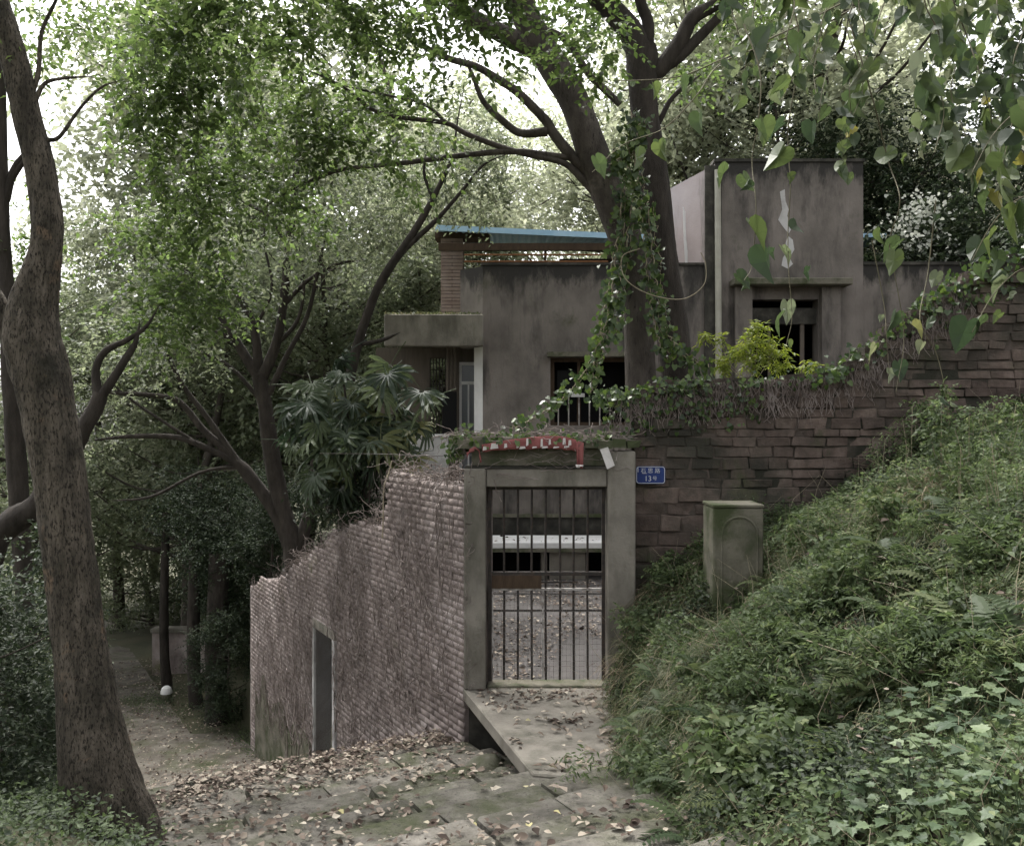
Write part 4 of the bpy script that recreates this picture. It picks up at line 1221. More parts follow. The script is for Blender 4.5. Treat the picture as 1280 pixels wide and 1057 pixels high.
LBL, GL = 'leafy green understorey shrub beside the lower lane', 'understorey shrubs along the lower lane'
for k, (px, d, sc, n_) in enumerate([(40, 21, .8, 0), (110, 33, 1.1, 0), (-10, 17, .8, 0), (-60, 14, .8, 0), (190, 30, 1.2, 0), (240, 34, 1.2, 0), (300, 27, .8, 0), (70, 36, 1.2, 0), (330, 25, .8, 0)]):
    put_tree('low', k, hx(px, d), d, sc, gt_.uniform(0, 6.3), LBL, GL, 'shrub', 'shrub')
LBK, GK = 'dark evergreen shrub overhanging the far end of the lane wall', 'dark shrubs at the end of the lane wall'
for px, d, sc in ((300, 20.3, .7), (268, 21.5, .75), (335, 18.9, .6), (289, 18.6, .5)):
    x, y = hx(px, d), d
    put_tree('lowdark', 0, x, y, sc, gt_.uniform(0, 6.3), {300: 'dark evergreen shrub leaning over the far corner of the lane wall', 268: 'dark shrub above the thick black stump', 335: 'small dark shrub growing on the lane wall top by the wall tree', 289: 'low dark shrub against the far end of the lane wall'}[px], GK, 'shrub', 'shrub', z={300: -2.0, 268: -1.6, 335: -.9, 289: -3.3}[px])
LBB, GB = 'shadowy thin-stemmed bush at the foot of the leaning tree', 'dark bushes left of the leaning tree'
for px, d, sc in ((0, 7.0, .42), (30, 8.6, .45), (-40, 6.0, .45)):
    x, y = hx(px, d), d
    put_tree('lowdark', 0, x, y, sc, gt_.uniform(0, 6.3), {0: 'shadowy thin-stemmed bush close against the foot of the leaning tree', 30: 'dark bush standing behind the leaning tree', -40: 'dark bush spreading on the verge herbs before the straight trunk'}[px], GB, 'bush', 'bush')

# trunks and a bollard along the lower lane
for px, d, w, top, lb in ((206, 22, 12, 640, 'thin dark trunk beside the white-topped bollard'), (243, 20.5, 16, 650, 'dark trunk between the bollard and the lane wall'), (272, 19.3, 30, 690, 'thick ivy-black stump at the far end of the lane wall')):
    zb = float(ground_z(np.array(hx(px, d)), np.array(d))) - .1
    pyb = 528 + (CAMZ - zb) / d * FOC
    pts, rad = px_path([(px + 4, pyb, w * 1.25), (px, pyb - 40, w), (px - 1, (pyb + top) / 2, w * .95), (px + 2, top, w * .8)], d, 5)
    V, F = tube_arr(pts, rad, 9, .06, seed=px)
    t = thing('lane_tree', lb, 'tree', tuple(pts[0]))
    link('trunk', np_mesh('trunk', V, F, smooth=True), M['bark_dark'], t)
    (V, F, r), _ = sprays([(pts[-1], .7), (pts[-1] + np.array([.5, .2, .3]), .7), (pts[-1] + np.array([-.5, .2, .2]), .6)], 40, 10, .5, .09, np.random.default_rng(px))
    link('crown', np_mesh('crown', V, F, r), M['leaf_dark'], t)
d = 21.0
bl = thing('bollard', 'stubby round-topped bollard with pale cap beside the lower lane', 'bollard', (hx(208, d), d, -3.95))
pr_ = [(.13, -4.1), (.13, -3.3), (.125, -3.24), (.1, -3.17), (.05, -3.13), (.001, -3.12)]
off = hz(856, d) + 3.12
def lathe(prof, cx, cy, n=14):
    V = [(cx + r_ * math.cos(2 * math.pi * k / n), cy + r_ * math.sin(2 * math.pi * k / n), z) for r_, z in prof for k in range(n)]
    F = [(i * n + k, i * n + (k + 1) % n, (i + 1) * n + (k + 1) % n, (i + 1) * n + k) for i in range(len(prof) - 1) for k in range(n)]
    return MB().add(V, F)
lathe([(r_, z + off) for r_, z in pr_[:2]], hx(208, d), d).part('shaft', M['concrete_moss'], bl)
lathe([(r_ + .004, z + off) for r_, z in pr_[1:]], hx(208, d), d).part('cap', M['white_paint'], bl)
# pale brick wall far along the lane
fw = thing('far_wall', 'pale brick wall glimpsed down the lower lane beyond the trunks', 'wall', (hx(215, 24), 24, -4))
MB().box(hx(190, 24), hx(265, 24), 24, 24.3, -4.6, hz(790, 24)).part('panel', M['brick_grey'], fw)
MB().box(hx(189, 24), hx(266, 24), 23.95, 24.35, hz(790, 24) + .002, hz(785, 24)).part('cap', M['concrete'], fw)

# ------------------------------------------------------------------ fan palm
def fan_mesh(seed):
    g = random.Random(seed)
    mb = MB()
    n = g.randint(9, 12)
    for k in range(n):
        a = R(-100 + 200 * k / (n - 1)) + g.uniform(-.05, .05)
        ln = .42 * (1 - .25 * abs(k - (n - 1) / 2) / n * 2) * g.uniform(.85, 1.1)
        w = .03
        c, s = math.cos(a), math.sin(a)
        def pt(r_, o, z): return (s * r_ + c * o, c * r_ - s * o, z)
        mb.add([pt(.03, -w * .4, 0), pt(.03, w * .4, 0), pt(ln * .5, w, .015), pt(ln * .5, 0, -.01), pt(ln * .5, -w, .015), pt(ln * .85, w * .7, -.04), pt(ln * .85, -w * .7, -.04), pt(ln, 0, -.1)],
               [(0, 1, 2, 3), (0, 3, 4), (3, 2, 5), (4, 3, 6), (3, 5, 7, 6)])
    mb.tube([(0, .03, 0), (0, -.15, -.03), (0, -.36, -.14)], .006, 3)
    me = mb.mesh('frond'); me.materials.append(M['leaf_palm'])
    return me
fans = [fan_mesh(k) for k in range(5)]
pm = thing('fan_palm', 'clump of dark green fan palm behind the lane wall', 'palm', tuple(P(450, 690, 13.2)))
gp = random.Random(5)
for px, py in ((400, 520), (430, 480), (450, 500), (475, 470), (500, 500), (520, 520), (460, 540), (415, 560)):
    b0, t0 = P(445 + gp.uniform(-25, 25), 700, 13.2 + gp.uniform(-.3, .3)), P(px, py, 13.2 + gp.uniform(-.4, .4))
    MB().tube(catmull(np.array([b0, (b0 * .5 + t0 * .5) + np.array([gp.uniform(-.1, .1), 0, 0]), t0]), 4), .018, 6).part('cane', M['bark_dark'], pm)
for k in range(95):
    a = gp.uniform(0, 6.283); rr = gp.random() ** .6
    px, py = 447 + 95 * rr * math.cos(a), 528 + 85 * rr * math.sin(a)
    p = Vector(P(px, py, 13.1 + gp.uniform(-.7, .5)))
    o = link('frond', fans[k % 5], None, pm)
    o.location = p - pm.location
    el = gp.uniform(-.9, .5) - (py - 528) / 160
    yaw = math.atan2(-(px - 447), -gp.uniform(-60, 60)) if gp.random() < .4 else gp.uniform(0, 6.28)
    o.rotation_euler = (gp.uniform(-1.25, -.25), gp.uniform(-.4, .4), math.pi + gp.gauss(0, 1.1))
    s = gp.uniform(.85, 1.3); o.scale = (s, s, s)
(V, F, r), _ = sprays([(P(400, 600, 13.4), .35), (P(430, 620, 13.3), .3), (P(470, 600, 13.4), .45), (P(500, 610, 13.5), .4), (P(455, 640, 13), .35)], 60, 9, .35, .14, np.random.default_rng(4), NARROW, droop=.9)
tag(link('dead_skirt', np_mesh('dead_skirt', V, F, r), M['leaf_dark'], pm), kind='stuff')

# ------------------------------------------------------------------ ivy
def ivy_leaves(pts, spread, n, size, g, facing=(0, -1, .35)):
    c = pts[g.integers(0, len(pts), n)] + g.normal(0, 1, (n, 3)) * spread
    dr = g.normal(0, .6, (n, 3)) + np.array([0, -.3, -.7])
    nr = np.array(facing) + g.normal(0, .4, (n, 3))
    return leaf_arr(c, dr, nr, size * g.uniform(.6, 1.3, n), ROUND, g)
def merge(L):
    V, F, Rr, b = [], [], [], 0
    for v, f, r in L:
        V.append(v); F.append(f + b); Rr.append(r); b += len(v)
    return np.vstack(V), np.vstack(F), np.concatenate(Rr)
g = np.random.default_rng(9)
iv = thing('ivy_tower', 'bright green ivy draped between the two dark trunks down to the gate', 'ivy', (1.6, 10.2, 2.9))
curt = [[(790, 140), (785, 200), (775, 270), (765, 330), (755, 400), (742, 460), (738, 490)], [(790, 170), (800, 240), (805, 300), (812, 360), (822, 420), (835, 450)],
        [(778, 230), (772, 300), (762, 380), (748, 430), (725, 470), (700, 500), (670, 520), (640, 535)], [(810, 250), (818, 330), (830, 400), (850, 440), (880, 455)],
        [(795, 200), (785, 290), (775, 360), (770, 420)], [(760, 205), (790, 190), (800, 150)]]
LL_, TT = [], []
for c in curt:
    q = catmull(np.array([P(a_, b2, 10.15 + .02 * i_) for i_, (a_, b2) in enumerate(c)]), 14)
    dens = 230
    LL_.append(ivy_leaves(q, np.array([.06, .06, .07]), dens, .07, g))
    TT.append(tube_arr(q + g.normal(0, .01, q.shape), np.full(len(q), .007), 4))
    TT.append(tube_arr(q + np.array([.05, 0, 0]) + g.normal(0, .02, q.shape), np.full(len(q), .004), 3))
V, F, r = merge(LL_)
link('foliage', np_mesh('foliage', V, F, r), M['leaf_ivy'], iv)
V, F = join_arr(TT)
link('stem', np_mesh('stem', V, F), M['tan_stem'], iv)
loop = catmull(np.array([P(*q, 10.0) for q in [(800, 310), (778, 320), (780, 345), (800, 362), (830, 372), (858, 372), (880, 355), (882, 330), (876, 315)]]), 6)
link('loop_stem', np_mesh('loop_stem', *tube_arr(loop, np.full(len(loop), .0055), 5)), M['tan_stem'], iv)

ic = thing('ivy_hedge', 'dark ivy mound capping the block wall beside the trunks', 'ivy', (2.2, 9.4, 3.1))
q = np.array([(x, WY + .1, float(wall_top(x)) + .02) for x in np.linspace(.95, 3.4, 120)])
L1 = [ivy_leaves(q[:55], np.array([.06, .12, .05]), 800, .05, g), ivy_leaves(q, np.array([.06, .12, .035]), 600, .045, g)]
qd = np.array([(x, WY - .06, float(wall_top(x)) - .12 - .25 * g.random() ** 2) for x in np.linspace(1.0, 2.6, 90)])
L1.append(ivy_leaves(qd, np.array([.05, .04, .09]), 380, .05, g))
V, F, r = merge(L1)
link('foliage', np_mesh('foliage', V, F, r), M['leaf_ivy'], ic)
TT = []
for k in range(420):
    x = g.uniform(1.0, 4.8); z = float(wall_top(x))
    pts = [np.array([x, WY - .05, z + .04])]
    for m_ in range(6):
        pts.append(pts[-1] + np.array([g.normal(0, .03), -abs(g.normal(0, .012)) + .006, -g.uniform(.02, .1)]))
    TT.append(tube_arr(np.array(pts), np.full(7, .0035), 3))
V, F = join_arr(TT)
tag(link('hanging_roots', np_mesh('hanging_roots', V, F), M['dead_stem'], ic), kind='stuff')

ir = thing('ivy_trail', 'green creeper trailing up the sloping top of the block wall', 'creeper', (4.2, 9.4, 3.8))
q = np.array([(x, WY + .05, float(wall_top(x)) + .04) for x in np.linspace(3.2, 6.2, 120)])
V, F, r = merge([ivy_leaves(q, np.array([.05, .12, .06]), 1300, .06, g), ivy_leaves(q[50:] - np.array([0, .08, .2]), np.array([.06, .05, .12]), 260, .06, g)])
link('foliage', np_mesh('foliage', V, F, r), M['leaf_ivy'], ir)

ig = thing('matted_creeper', 'thin creeper and dry stems matted over the gateway top', 'creeper', (.2, 9.3, 2.6))
q = np.array([(x, 9.25, 2.6) for x in np.linspace(-.62, 1.0, 80)])
V, F, r = merge([ivy_leaves(q, np.array([.05, .12, .035]), 420, .05, g), ivy_leaves(np.array([P(px, py, 9.3) for px, py in ((570, 550), (575, 560), (585, 545), (565, 565))]), .05, 130, .055, g)])
link('foliage', np_mesh('foliage', V, F, r), M['leaf_ivy'], ig)
TT = []
for k in range(230):
    p = np.array([g.uniform(-.65, 1.15), 9.15 + g.uniform(-.05, .25), 2.58 + g.uniform(0, .09)])
    d_ = g.normal(0, 1, 3) * np.array([1, .6, .2]); pts = [p]
    for m_ in range(6):
        d_ = d_ * .8 + g.normal(0, .4, 3) * np.array([1, .6, .5]); d_[2] -= .08
        pts.append(pts[-1] + unit(d_) * .05)
    TT.append(tube_arr(np.array(pts), np.full(7, .0035), 3))
for k in range(60):       # stems clasping the left post and lintel
    p = np.array([g.uniform(-.56, -.44), 9.1, g.uniform(-.2, 2.5)]) if k < 45 else np.array([g.uniform(-.4, .9), 9.11, g.uniform(2.2, 2.5)])
    pts = [p]
    for m_ in range(7):
        pts.append(pts[-1] + np.array([g.normal(0, .025), g.normal(0, .004), g.uniform(-.02, .07) if k < 45 else g.normal(0, .02)]) + (np.array([.05, 0, 0]) if k >= 45 else 0))
    TT.append(tube_arr(np.array(pts), np.full(8, .003), 3))
V, F = join_arr(TT)
tag(link('dry_stem', np_mesh('dry_stem', V, F), M['dead_stem'], ig), kind='stuff')

# bamboo sapling on the wall
bs = thing('bamboo_sapling', 'bright yellow-green bamboo seedling growing on top of the block wall', 'plant', (2.6, 9.9, 3.1))
(V, F, r), _ = sprays([(P(945, 425, 9.9), .16), (P(925, 440, 9.9), .14), (P(965, 435, 9.9), .16), (P(940, 450, 9.9), .18), (P(975, 450, 9.9), .15), (P(905, 455, 9.9), .1), (P(948, 408, 9.9), .07, .5), (P(880, 418, 9.8), .06, .35), (P(900, 422, 9.8), .06, .3), (P(1010, 455, 9.9), .08, .5)],
                      30, 9, .16, .075, np.random.default_rng(3), NARROW, droop=.2, twig=.001)
link('foliage', np_mesh('foliage', V, F, r), M['leaf_bamboo'], bs)
cs = MB()
for px, py in ((948, 408), (925, 430), (968, 430), (885, 420), (905, 440)):
    cs.tube([tuple(P(940 + (px - 940) * .2, 475, 9.9)), tuple(P(940 + (px - 940) * .7, (475 + py) / 2, 9.9)), tuple(P(px, py, 9.9))], .004, 4)
cs.part('stem', M['tan_stem'], bs)

# ------------------------------------------------------------------ undergrowth on the bank
g = np.random.default_rng(15)
def bank_pts(n, xr=(.6, 7.2), yr=(1.6, 9.25), vis=True):
    x, y = g.uniform(*xr, n * 3), g.uniform(*yr, n * 3)
    keep = (np.abs(x / y) < .66)
    # nearer to the lens the cover is finer: thin out far ones
    x, y = x[keep][:n], y[keep][:n]
    return np.stack([x, y, bank_z(x, y)], -1)
# herbs
c = bank_pts(4200)
hh = (.04 + .42 * vnoise(c[:, 0], c[:, 1], 1.6, 12) ** 2) * np.where(np.hypot(c[:, 0] - 1.85, c[:, 1] - 7.5) < .5, .3, 1)
ok = (c[:, 2] > ground_z(c[:, 0], c[:, 1]) - .05)
c, hh = c[ok], hh[ok]
k = 24
pos = np.repeat(c, k, 0) + g.normal(0, .085, (len(c) * k, 3)) * [1, 1, .25]
pos[:, 2] = bank_z(pos[:, 0], pos[:, 1]) + np.repeat(hh, k) * g.random(len(pos)) + .01
V, F, r = leaf_arr(pos, g.normal(0, 1, pos.shape) * [1, 1, .5], np.array([-.2, -.25, 1]) + g.normal(0, .4, pos.shape), g.uniform(.022, .055, len(pos)) * (.7 + .05 * pos[:, 1]), DIAMOND, g)
tint = np.repeat(vnoise(pos[:, 0], pos[:, 1], 1.9, 31), 4)
r = np.clip(.45 * r + .9 * (tint - .25), 0, 1)
tag(link('undergrowth', np_mesh('undergrowth', V, F, r), M['herb']), 'dense small-leaved green undergrowth covering the bank', 'undergrowth', kind='stuff')


def blades(base, lean, length, width, g, droop=.9):
    """arching grass blades, 3 segments"""
    n = len(base)
    lean = unit(lean)
    side = unit(np.cross(lean, np.array([0, 0, 1.0])) + g.normal(0, .1, (n, 3)))
    V = []
    for t, w in ((0, 1), (.4, .9), (.75, .6), (1, .05)):
        p = base + lean * (length * t)[:, None]
        p[:, 2] -= droop * length * t ** 2.2
        V += [p - side * (width * w)[:, None], p + side * (width * w)[:, None]]
    V = np.stack(V, 1).reshape(-1, 3)
    q = np.array([(0, 1, 3, 2), (2, 3, 5, 4), (4, 5, 7, 6)])
    F = ((np.arange(n) * 8)[:, None, None] + q[None]).reshape(-1, 4)
    return V, F, np.repeat(g.random(n), 8)


c = bank_pts(1700)
k = 16
pos = np.repeat(c, k, 0) + g.normal(0, .04, (len(c) * k, 3)) * [1, 1, 0]
dl = np.stack([g.normal(-.45, .5, len(pos)), g.normal(-.3, .5, len(pos)), g.uniform(.5, 1.3, len(pos))], -1)
V, F, r = blades(pos, dl, g.uniform(.1, .34, len(pos)), g.uniform(.0018, .0042, len(pos)), g, .75)
tag(link('bank_grass', np_mesh('bank_grass', V, F, r), M['grass']), 'long drooping grass hanging over the bank', 'grass', kind='stuff')
c = bank_pts(900)
c = c[vnoise(c[:, 0], c[:, 1], .9, 83) > .58]
pos = np.repeat(c, 15, 0) + g.normal(0, .06, (len(c) * 15, 3)) * [1, 1, 0]
dl = np.stack([g.normal(-.5, .6, len(pos)), g.normal(-.3, .6, len(pos)), g.uniform(.3, 1.0, len(pos))], -1)
V, F, r = blades(pos, dl, g.uniform(.15, .42, len(pos)), g.uniform(.0016, .0035, len(pos)), g, .9)
tag(link('dead_grass', np_mesh('dead_grass', V, F, r), M['dry_grass']), 'withered straw grass in patches on the bank', 'grass', kind='stuff')
# hanging fringe along the bank foot
t = g.uniform(0, 1, 1500)
yy = 3.6 + 5.5 * t
xx = np.interp(yy, [3.6, 5, 6.8, 9.1], [.68, .74, .95, 1.12]) + g.normal(.25, .2, len(yy))
pos = np.stack([xx, yy, bank_z(xx, yy) + .05], -1)
dl = np.stack([g.normal(-.8, .35, len(pos)), g.normal(-.2, .4, len(pos)), g.uniform(.2, 1.0, len(pos))], -1)
V, F, r = blades(pos, dl, g.uniform(.1, .32, len(pos)), g.uniform(.002, .006, len(pos)), g, 1.0)
tag(link('fringe_grass', np_mesh('fringe_grass', V, F, r), M['grass']), 'grass fringe spilling onto the steps from the bank foot', 'grass', kind='stuff')
# dry stalks
c = bank_pts(420)
L = []
for p in c:
    ln = g.uniform(.2, .6); dv = unit(np.array([g.normal(-.2, .5), g.normal(0, .4), 1]))
    q = np.array([p, p + dv * ln * .5, p + dv * ln + np.array([g.normal(0, .08), 0, -.05])])
    L.append(tube_arr(q, np.array([.0028, .002, .001]), 3))
V, F = join_arr(L)
tag(link('dry_stalks', np_mesh('dry_stalks', V, F), M['tan_stem']), 'dry straw-coloured stalks poking out of the bank', 'stalks', kind='stuff')


def frond_mesh(seed):
    g2 = random.Random(seed)
    mb = MB()
    n, Lf = 17, 1.0
    def spine(t): return (0, t * Lf, .38 * math.sin(t * 2.2) - .28 * t * t)
    for k in range(1, n):
        t = k / n
        x, y, z = spine(t)
        ln = .23 * math.sin(math.pi * min(1, t * .9 + .12)) * g2.uniform(.85, 1.1) + .02
        for sg_ in (-1, 1):
            mb.add([(0, y - .012, z), (sg_ * ln * .5, y + .05 * ln - .024, z - .01), (sg_ * ln, y + ln * .35, z - .04), (sg_ * ln * .5, y + .2 * ln + .024, z - .005)], [(0, 1, 2, 3) if sg_ > 0 else (3, 2, 1, 0)])
    mb.tube([spine(t) for t in (0, .25, .5, .75, 1)], [.008, .007, .005, .004, .002], 3)
    me = mb.mesh('frond'); me.materials.append(M['fern'])
    return me
fr = [frond_mesh(k) for k in range(3)]
gf = random.Random(8)
FERNS = [(1050, 800, .5), (1120, 760, .45), (1180, 720, .45), (980, 860, .4), (900, 900, .4), (1240, 700, .5), (860, 960, .34), (1000, 940, .4), (930, 1000, .35), (1150, 830, .4), (840, 880, .34), (1080, 690, .42), (960, 720, .34),
         (1200, 640, .42), (820, 780, .36), (850, 720, .36), (1010, 640, .34), (1130, 600, .4), (880, 830, .36), (1040, 880, .4), (820, 1010, .34), (1270, 800, .45), (800, 900, .36), (950, 790, .34), (1090, 850, .5), (1220, 780, .5), (1010, 760, .42), (870, 1030, .38), (960, 900, .42), (1120, 690, .44), (900, 780, .36), (790, 960, .34), (1060, 930, .45), (830, 840, .36)]
for px, py, s in FERNS:
    dx, dz = (px - 640) / FOC, -(py - 528) / FOC
    dd = 2.2
    while dd < 9.1 and CAMZ + dz * dd > float(bank_z(np.array(dx * dd), np.array(dd))) + .12: dd += .05
    x, y = dx * dd, dd
    f = thing('fern', 'arching green fern growing on the grassy bank', 'fern', (x, y, float(bank_z(np.array(x), np.array(y)))), 'ferns on the grassy bank')
    f.rotation_euler = (0, 0, gf.uniform(0, 6))
    for k in range(8):
        o = bpy.data.objects.new('frond', fr[gf.randrange(3)]); COL.objects.link(o); o.parent = f
        sc = s * gf.uniform(.7, 1.1)
        o.scale = (sc, sc, sc); o.rotation_euler = (gf.uniform(-.1, .5), gf.uniform(-.2, .2), k * .785 + gf.uniform(-.3, .3))

def weed_mesh(seed, tall):
    g2 = np.random.default_rng(seed)
    H_ = .55 if tall else .26
    bl_ = [(np.array([g2.normal(0, .05 if tall else .11), g2.normal(0, .05 if tall else .11), H_ * t_]), .09 if tall else .13) for t_ in ((.35, .55, .75, .95) if tall else (.35, .5, .7, .85, .6))]
    (V, F, r), tw = sprays(bl_, 12 if tall else 20, 7, .14, .042 if tall else .05, g2, NARROW if seed % 2 else OVAL, droop=.35, twig=.0012)
    fm = np_mesh('foliage', V, F, r); fm.materials.append(M['herb'])
    sm_ = MB()
    for c_, _ in bl_:
        sm_.tube([(0, 0, -.05), tuple(c_ * .5), tuple(c_)], .003, 3)
    sm_ = sm_.mesh('stem'); sm_.materials.append(M['tan_stem'])
    return fm, sm_
wds = {True: [weed_mesh(k, True) for k in range(4)], False: [weed_mesh(10 + k, False) for k in range(5)]}
gw_ = random.Random(71)
WS = [(gw_.uniform(990, 1290), gw_.uniform(500, 600), True) for _ in range(34)] + [(gw_.uniform(800, 1290), gw_.uniform(620, 1000), False) for _ in range(75)]
for px, py, tall in WS:
    dx, dz = (px - 640) / FOC, -(py - 528) / FOC
    dd = 2.4
    while dd < 9.15 and CAMZ + dz * dd > float(bank_z(np.array(dx * dd), np.array(dd))) + (.3 if tall else .1): dd += .06
    x, y = dx * dd, dd
    if dd >= 9.15 or (abs(px - 920) < 50 and 640 < py < 800) or (px > 1020 and py > 850): continue
    f = thing('weed', 'tall leafy weed standing in front of the block wall' if tall else 'low bushy weed among the ferns on the bank', 'plant',
              (x, y, float(bank_z(np.array(x), np.array(y)))), 'tall weeds before the block wall' if tall else 'low weeds on the bank')
    f.rotation_euler = (gw_.uniform(-.2, .2), gw_.uniform(-.2, .2), gw_.uniform(0, 6)); sc = gw_.uniform(.7, 1.35); f.scale = (sc, sc, sc)
    for nm, me in zip(('foliage', 'stem'), wds[tall][gw_.randrange(4)]):
        o = bpy.data.objects.new(nm, me); COL.objects.link(o); o.parent = f
fs = thing('flowering_shrub', 'dark shrub dotted with small white blossom beside the tall block', 'shrub', tuple(P(1160, 420, 18.6)))
(V, F, r), tw = sprays([(P(px, py, 18.6), .75) for px, py in ((1120, 300), (1160, 280), (1190, 310), (1140, 340), (1210, 270), (1180, 350), (1225, 320))], 50, 10, .5, .12, np.random.default_rng(8), OVAL, twig=.004)
link('foliage', np_mesh('foliage', V, F, r), M['leaf_dark'], fs)
g3 = np.random.default_rng(6)
pp = np.vstack([P(px, py, 18.1) + g3.normal(0, 1, (60, 3)) * [.22, .3, .16] for px, py in ((1140, 270), (1125, 290), (1155, 300), (1150, 255), (1175, 330), (1165, 270))])
V, F, r = leaf_arr(pp, g3.normal(0, 1, pp.shape), np.array([0, -1, .5]) + g3.normal(0, .5, pp.shape), g3.uniform(.05, .1, len(pp)), ROUND, g3)
link('blossom', np_mesh('blossom', V, F, r), M['flower'], fs)
st_ = MB()
for px, py in ((1140, 300), (1190, 310), (1165, 270)):
    st_.tube([tuple(P(1165, 470, 18.6)), tuple(P((px + 1165) / 2, 380, 18.6)), tuple(P(px, py, 18.6))], .03, 5)
st_.part('stem', M['bark_dark'], fs)

# broad lobed-leaf plants close by, bottom right
def lobed_mesh(seed):
    g2 = random.Random(seed)
    pts = [(0, 0), (.14, -.06), (.34, -.02), (.3, .14), (.5, .24), (.36, .36), (.42, .6), (.22, .58), (.12, .8), (0, 1.0)]
    pts = pts + [(-x * g2.uniform(.9, 1.1), y) for x, y in pts[-2:0:-1]]
    V = [(x, y, .1 * abs(x) - .14 * y * y + g2.uniform(-.01, .01)) for x, y in pts] + [(0, .4, -.03)]
    n = len(pts)
    me = MB().add(V, [(i, (i + 1) % n, n) for i in range(n)]).mesh('leaf')
    me.materials.append(M['herb_near'])
    return me
lob = [lobed_mesh(k) for k in range(4)]
gl = random.Random(18)
for i_, (px, py) in enumerate([(1060, 1010), (1100, 950), (1150, 990), (1200, 930), (1250, 900), (1180, 1040), (1240, 1000), (1120, 1050), (1270, 960), (1140, 900), (1220, 870), (1060, 1050), (1270, 850), (1190, 960), (1030, 1040), (1090, 1000), (1160, 940), (1230, 950), (1280, 1010), (1210, 1020), (1130, 1010), (1170, 880), (1250, 1050), (1200, 900)]):
    dx, dz = (px - 640) / FOC, -(py - 528) / FOC
    dd = 1.6
    while dd < 9 and CAMZ + dz * dd > float(bank_z(np.array(dx * dd), np.array(dd))) + .16: dd += .04
    x, y = dx * dd, dd
    f = thing('lobed_herb', 'fresh green herb with broad lobed leaves at the low end of the bank', 'plant', (x, y, float(bank_z(np.array(x), np.array(y)))), 'lobed herbs on the near bank')
    st_ = MB()
    for k in range(17):
        a = k * 2.4 + gl.uniform(-.3, .3); h = .1 + .16 * gl.random(); rr = .03 + .13 * gl.random()
        e = (rr * math.cos(a), rr * math.sin(a), h)
        st_.tube([(0, 0, 0), (e[0] * .5, e[1] * .5, h * .7), e], .002, 3)
        o = bpy.data.objects.new('leaf', lob[gl.randrange(4)]); COL.objects.link(o); o.parent = f
        s = gl.uniform(.035, .095); o.scale = (s, s, s); o.location = e
        o.rotation_euler = (gl.uniform(-.35, .25), gl.uniform(-.3, .3), a - math.pi / 2)
    me = st_.mesh('stem'); me.materials.append(M['herb_near'])
    o = bpy.data.objects.new('stem', me); COL.objects.link(o); o.parent = f
# green herbs at the foot of the leaning tree and by the lane
c = []
for (x0, x1, y0, y1, n_) in ((-4.2, -1.2, 3.4, 8.5, 400),):
    x, y = g.uniform(x0, x1, n_ * 2), g.uniform(y0, y1, n_ * 2)
    s_, n2 = sn(x, y)
    kk = (n2 < .72 + .35 * vnoise(x, y, 2.0, 77)) & (s_ < 8)
    c.append(np.stack([x[kk], y[kk], ground_z(x[kk], y[kk])], -1))
s_, n2 = g.uniform(9, 28, 300), g.normal(.6, .5, 300)
x, y = xy(s_, n2); c.append(np.stack([x, y, ground_z(x, y)], -1))
for (px, d) in ((175, 20.5), (190, 21), (230, 20)):
    x, y = hx(px, d) + g.normal(0, .5, 60), d + g.normal(0, .5, 60); c.append(np.stack([x, y, ground_z(x, y)], -1))
s_, n2 = g.uniform(16.6, 20.5, 260), g.uniform(4.0, 5.6, 260)
x, y = xy(s_, n2); kk = y > 0; c.append(np.stack([x, y, ground_z(x, y) + .02], -1))
c = np.vstack(c)
k = 26
pos = np.repeat(c, k, 0) + g.normal(0, .09, (len(c) * k, 3)) * [1, 1, 0]
pos[:, 2] += g.random(len(pos)) * .2
V, F, r = leaf_arr(pos, g.normal(0, 1, pos.shape) * [1, 1, .4], np.array([0, -.2, 1]) + g.normal(0, .4, pos.shape), g.uniform(.018, .048, len(pos)), DIAMOND, g)
r = r * .5
tag(link('verge_herbs', np_mesh('verge_herbs', V, F, r), M['herb']), 'low green herbs along the lane verge round the leaning tree', 'herbs', kind='stuff')

# ------------------------------------------------------------------ fallen leaves
def drop(x, y, z, n):
    nr = np.array([0, 0, 1]) + g.normal(0, .35, (n, 3))
    return leaf_arr(np.stack([x, y, z], -1), g.normal(0, 1, (n, 3)) * [1, 1, .12], nr, (.024 + .066 * g.random(n) ** 1.7), OVAL, g)
def step_z(s):
    e = np.array(edge)
    i_ = np.clip(np.searchsorted(e, s) - 1, 0, len(e) - 2)
    return np.where(s < edge[-1], lane_z(e[i_] + .12) + .03, lane_z(s) + .0)
LF = []
n = 4200
s_ = g.uniform(3, 8.8, n); n2 = g.uniform(.7, 4.2, n)
w = vnoise(s_, n2, 1.3, 44) + .35 * np.clip((s_ - 6.5) / 2, 0, 1)
kp = w > .56
s_, n2 = s_[kp], n2[kp]; x, y = xy(s_, n2)
LF.append(drop(x, y, step_z(s_) + .012, len(x)))
n = 2600                                                    # drift along the crest and the wall foot
s_ = np.abs(g.normal(0, .5, n)) * -1 + 8.85; n2 = g.uniform(1.0, 4.15, n)
kp = vnoise(s_, n2, 1.7, 45) + .25 * np.clip((n2 - 3.3), 0, 1) > .47
s_, n2 = s_[kp], n2[kp]; n = len(s_)
x, y = xy(s_, n2); LF.append(drop(x, y, step_z(s_) + .02 + .03 * g.random(n), n))
n = 4200                                                    # lower lane
s_ = g.uniform(15, 27, n); n2 = g.uniform(1.2, 4.1, n); x, y = xy(s_, n2)
LF.append(drop(x, y, lane_z(s_) + .01, n))
n = 7000                                                    # courtyard: drifts at the back and at the left
x, y = g.uniform(-2.2, 2.6, n), g.uniform(9.5, 15.5, n)
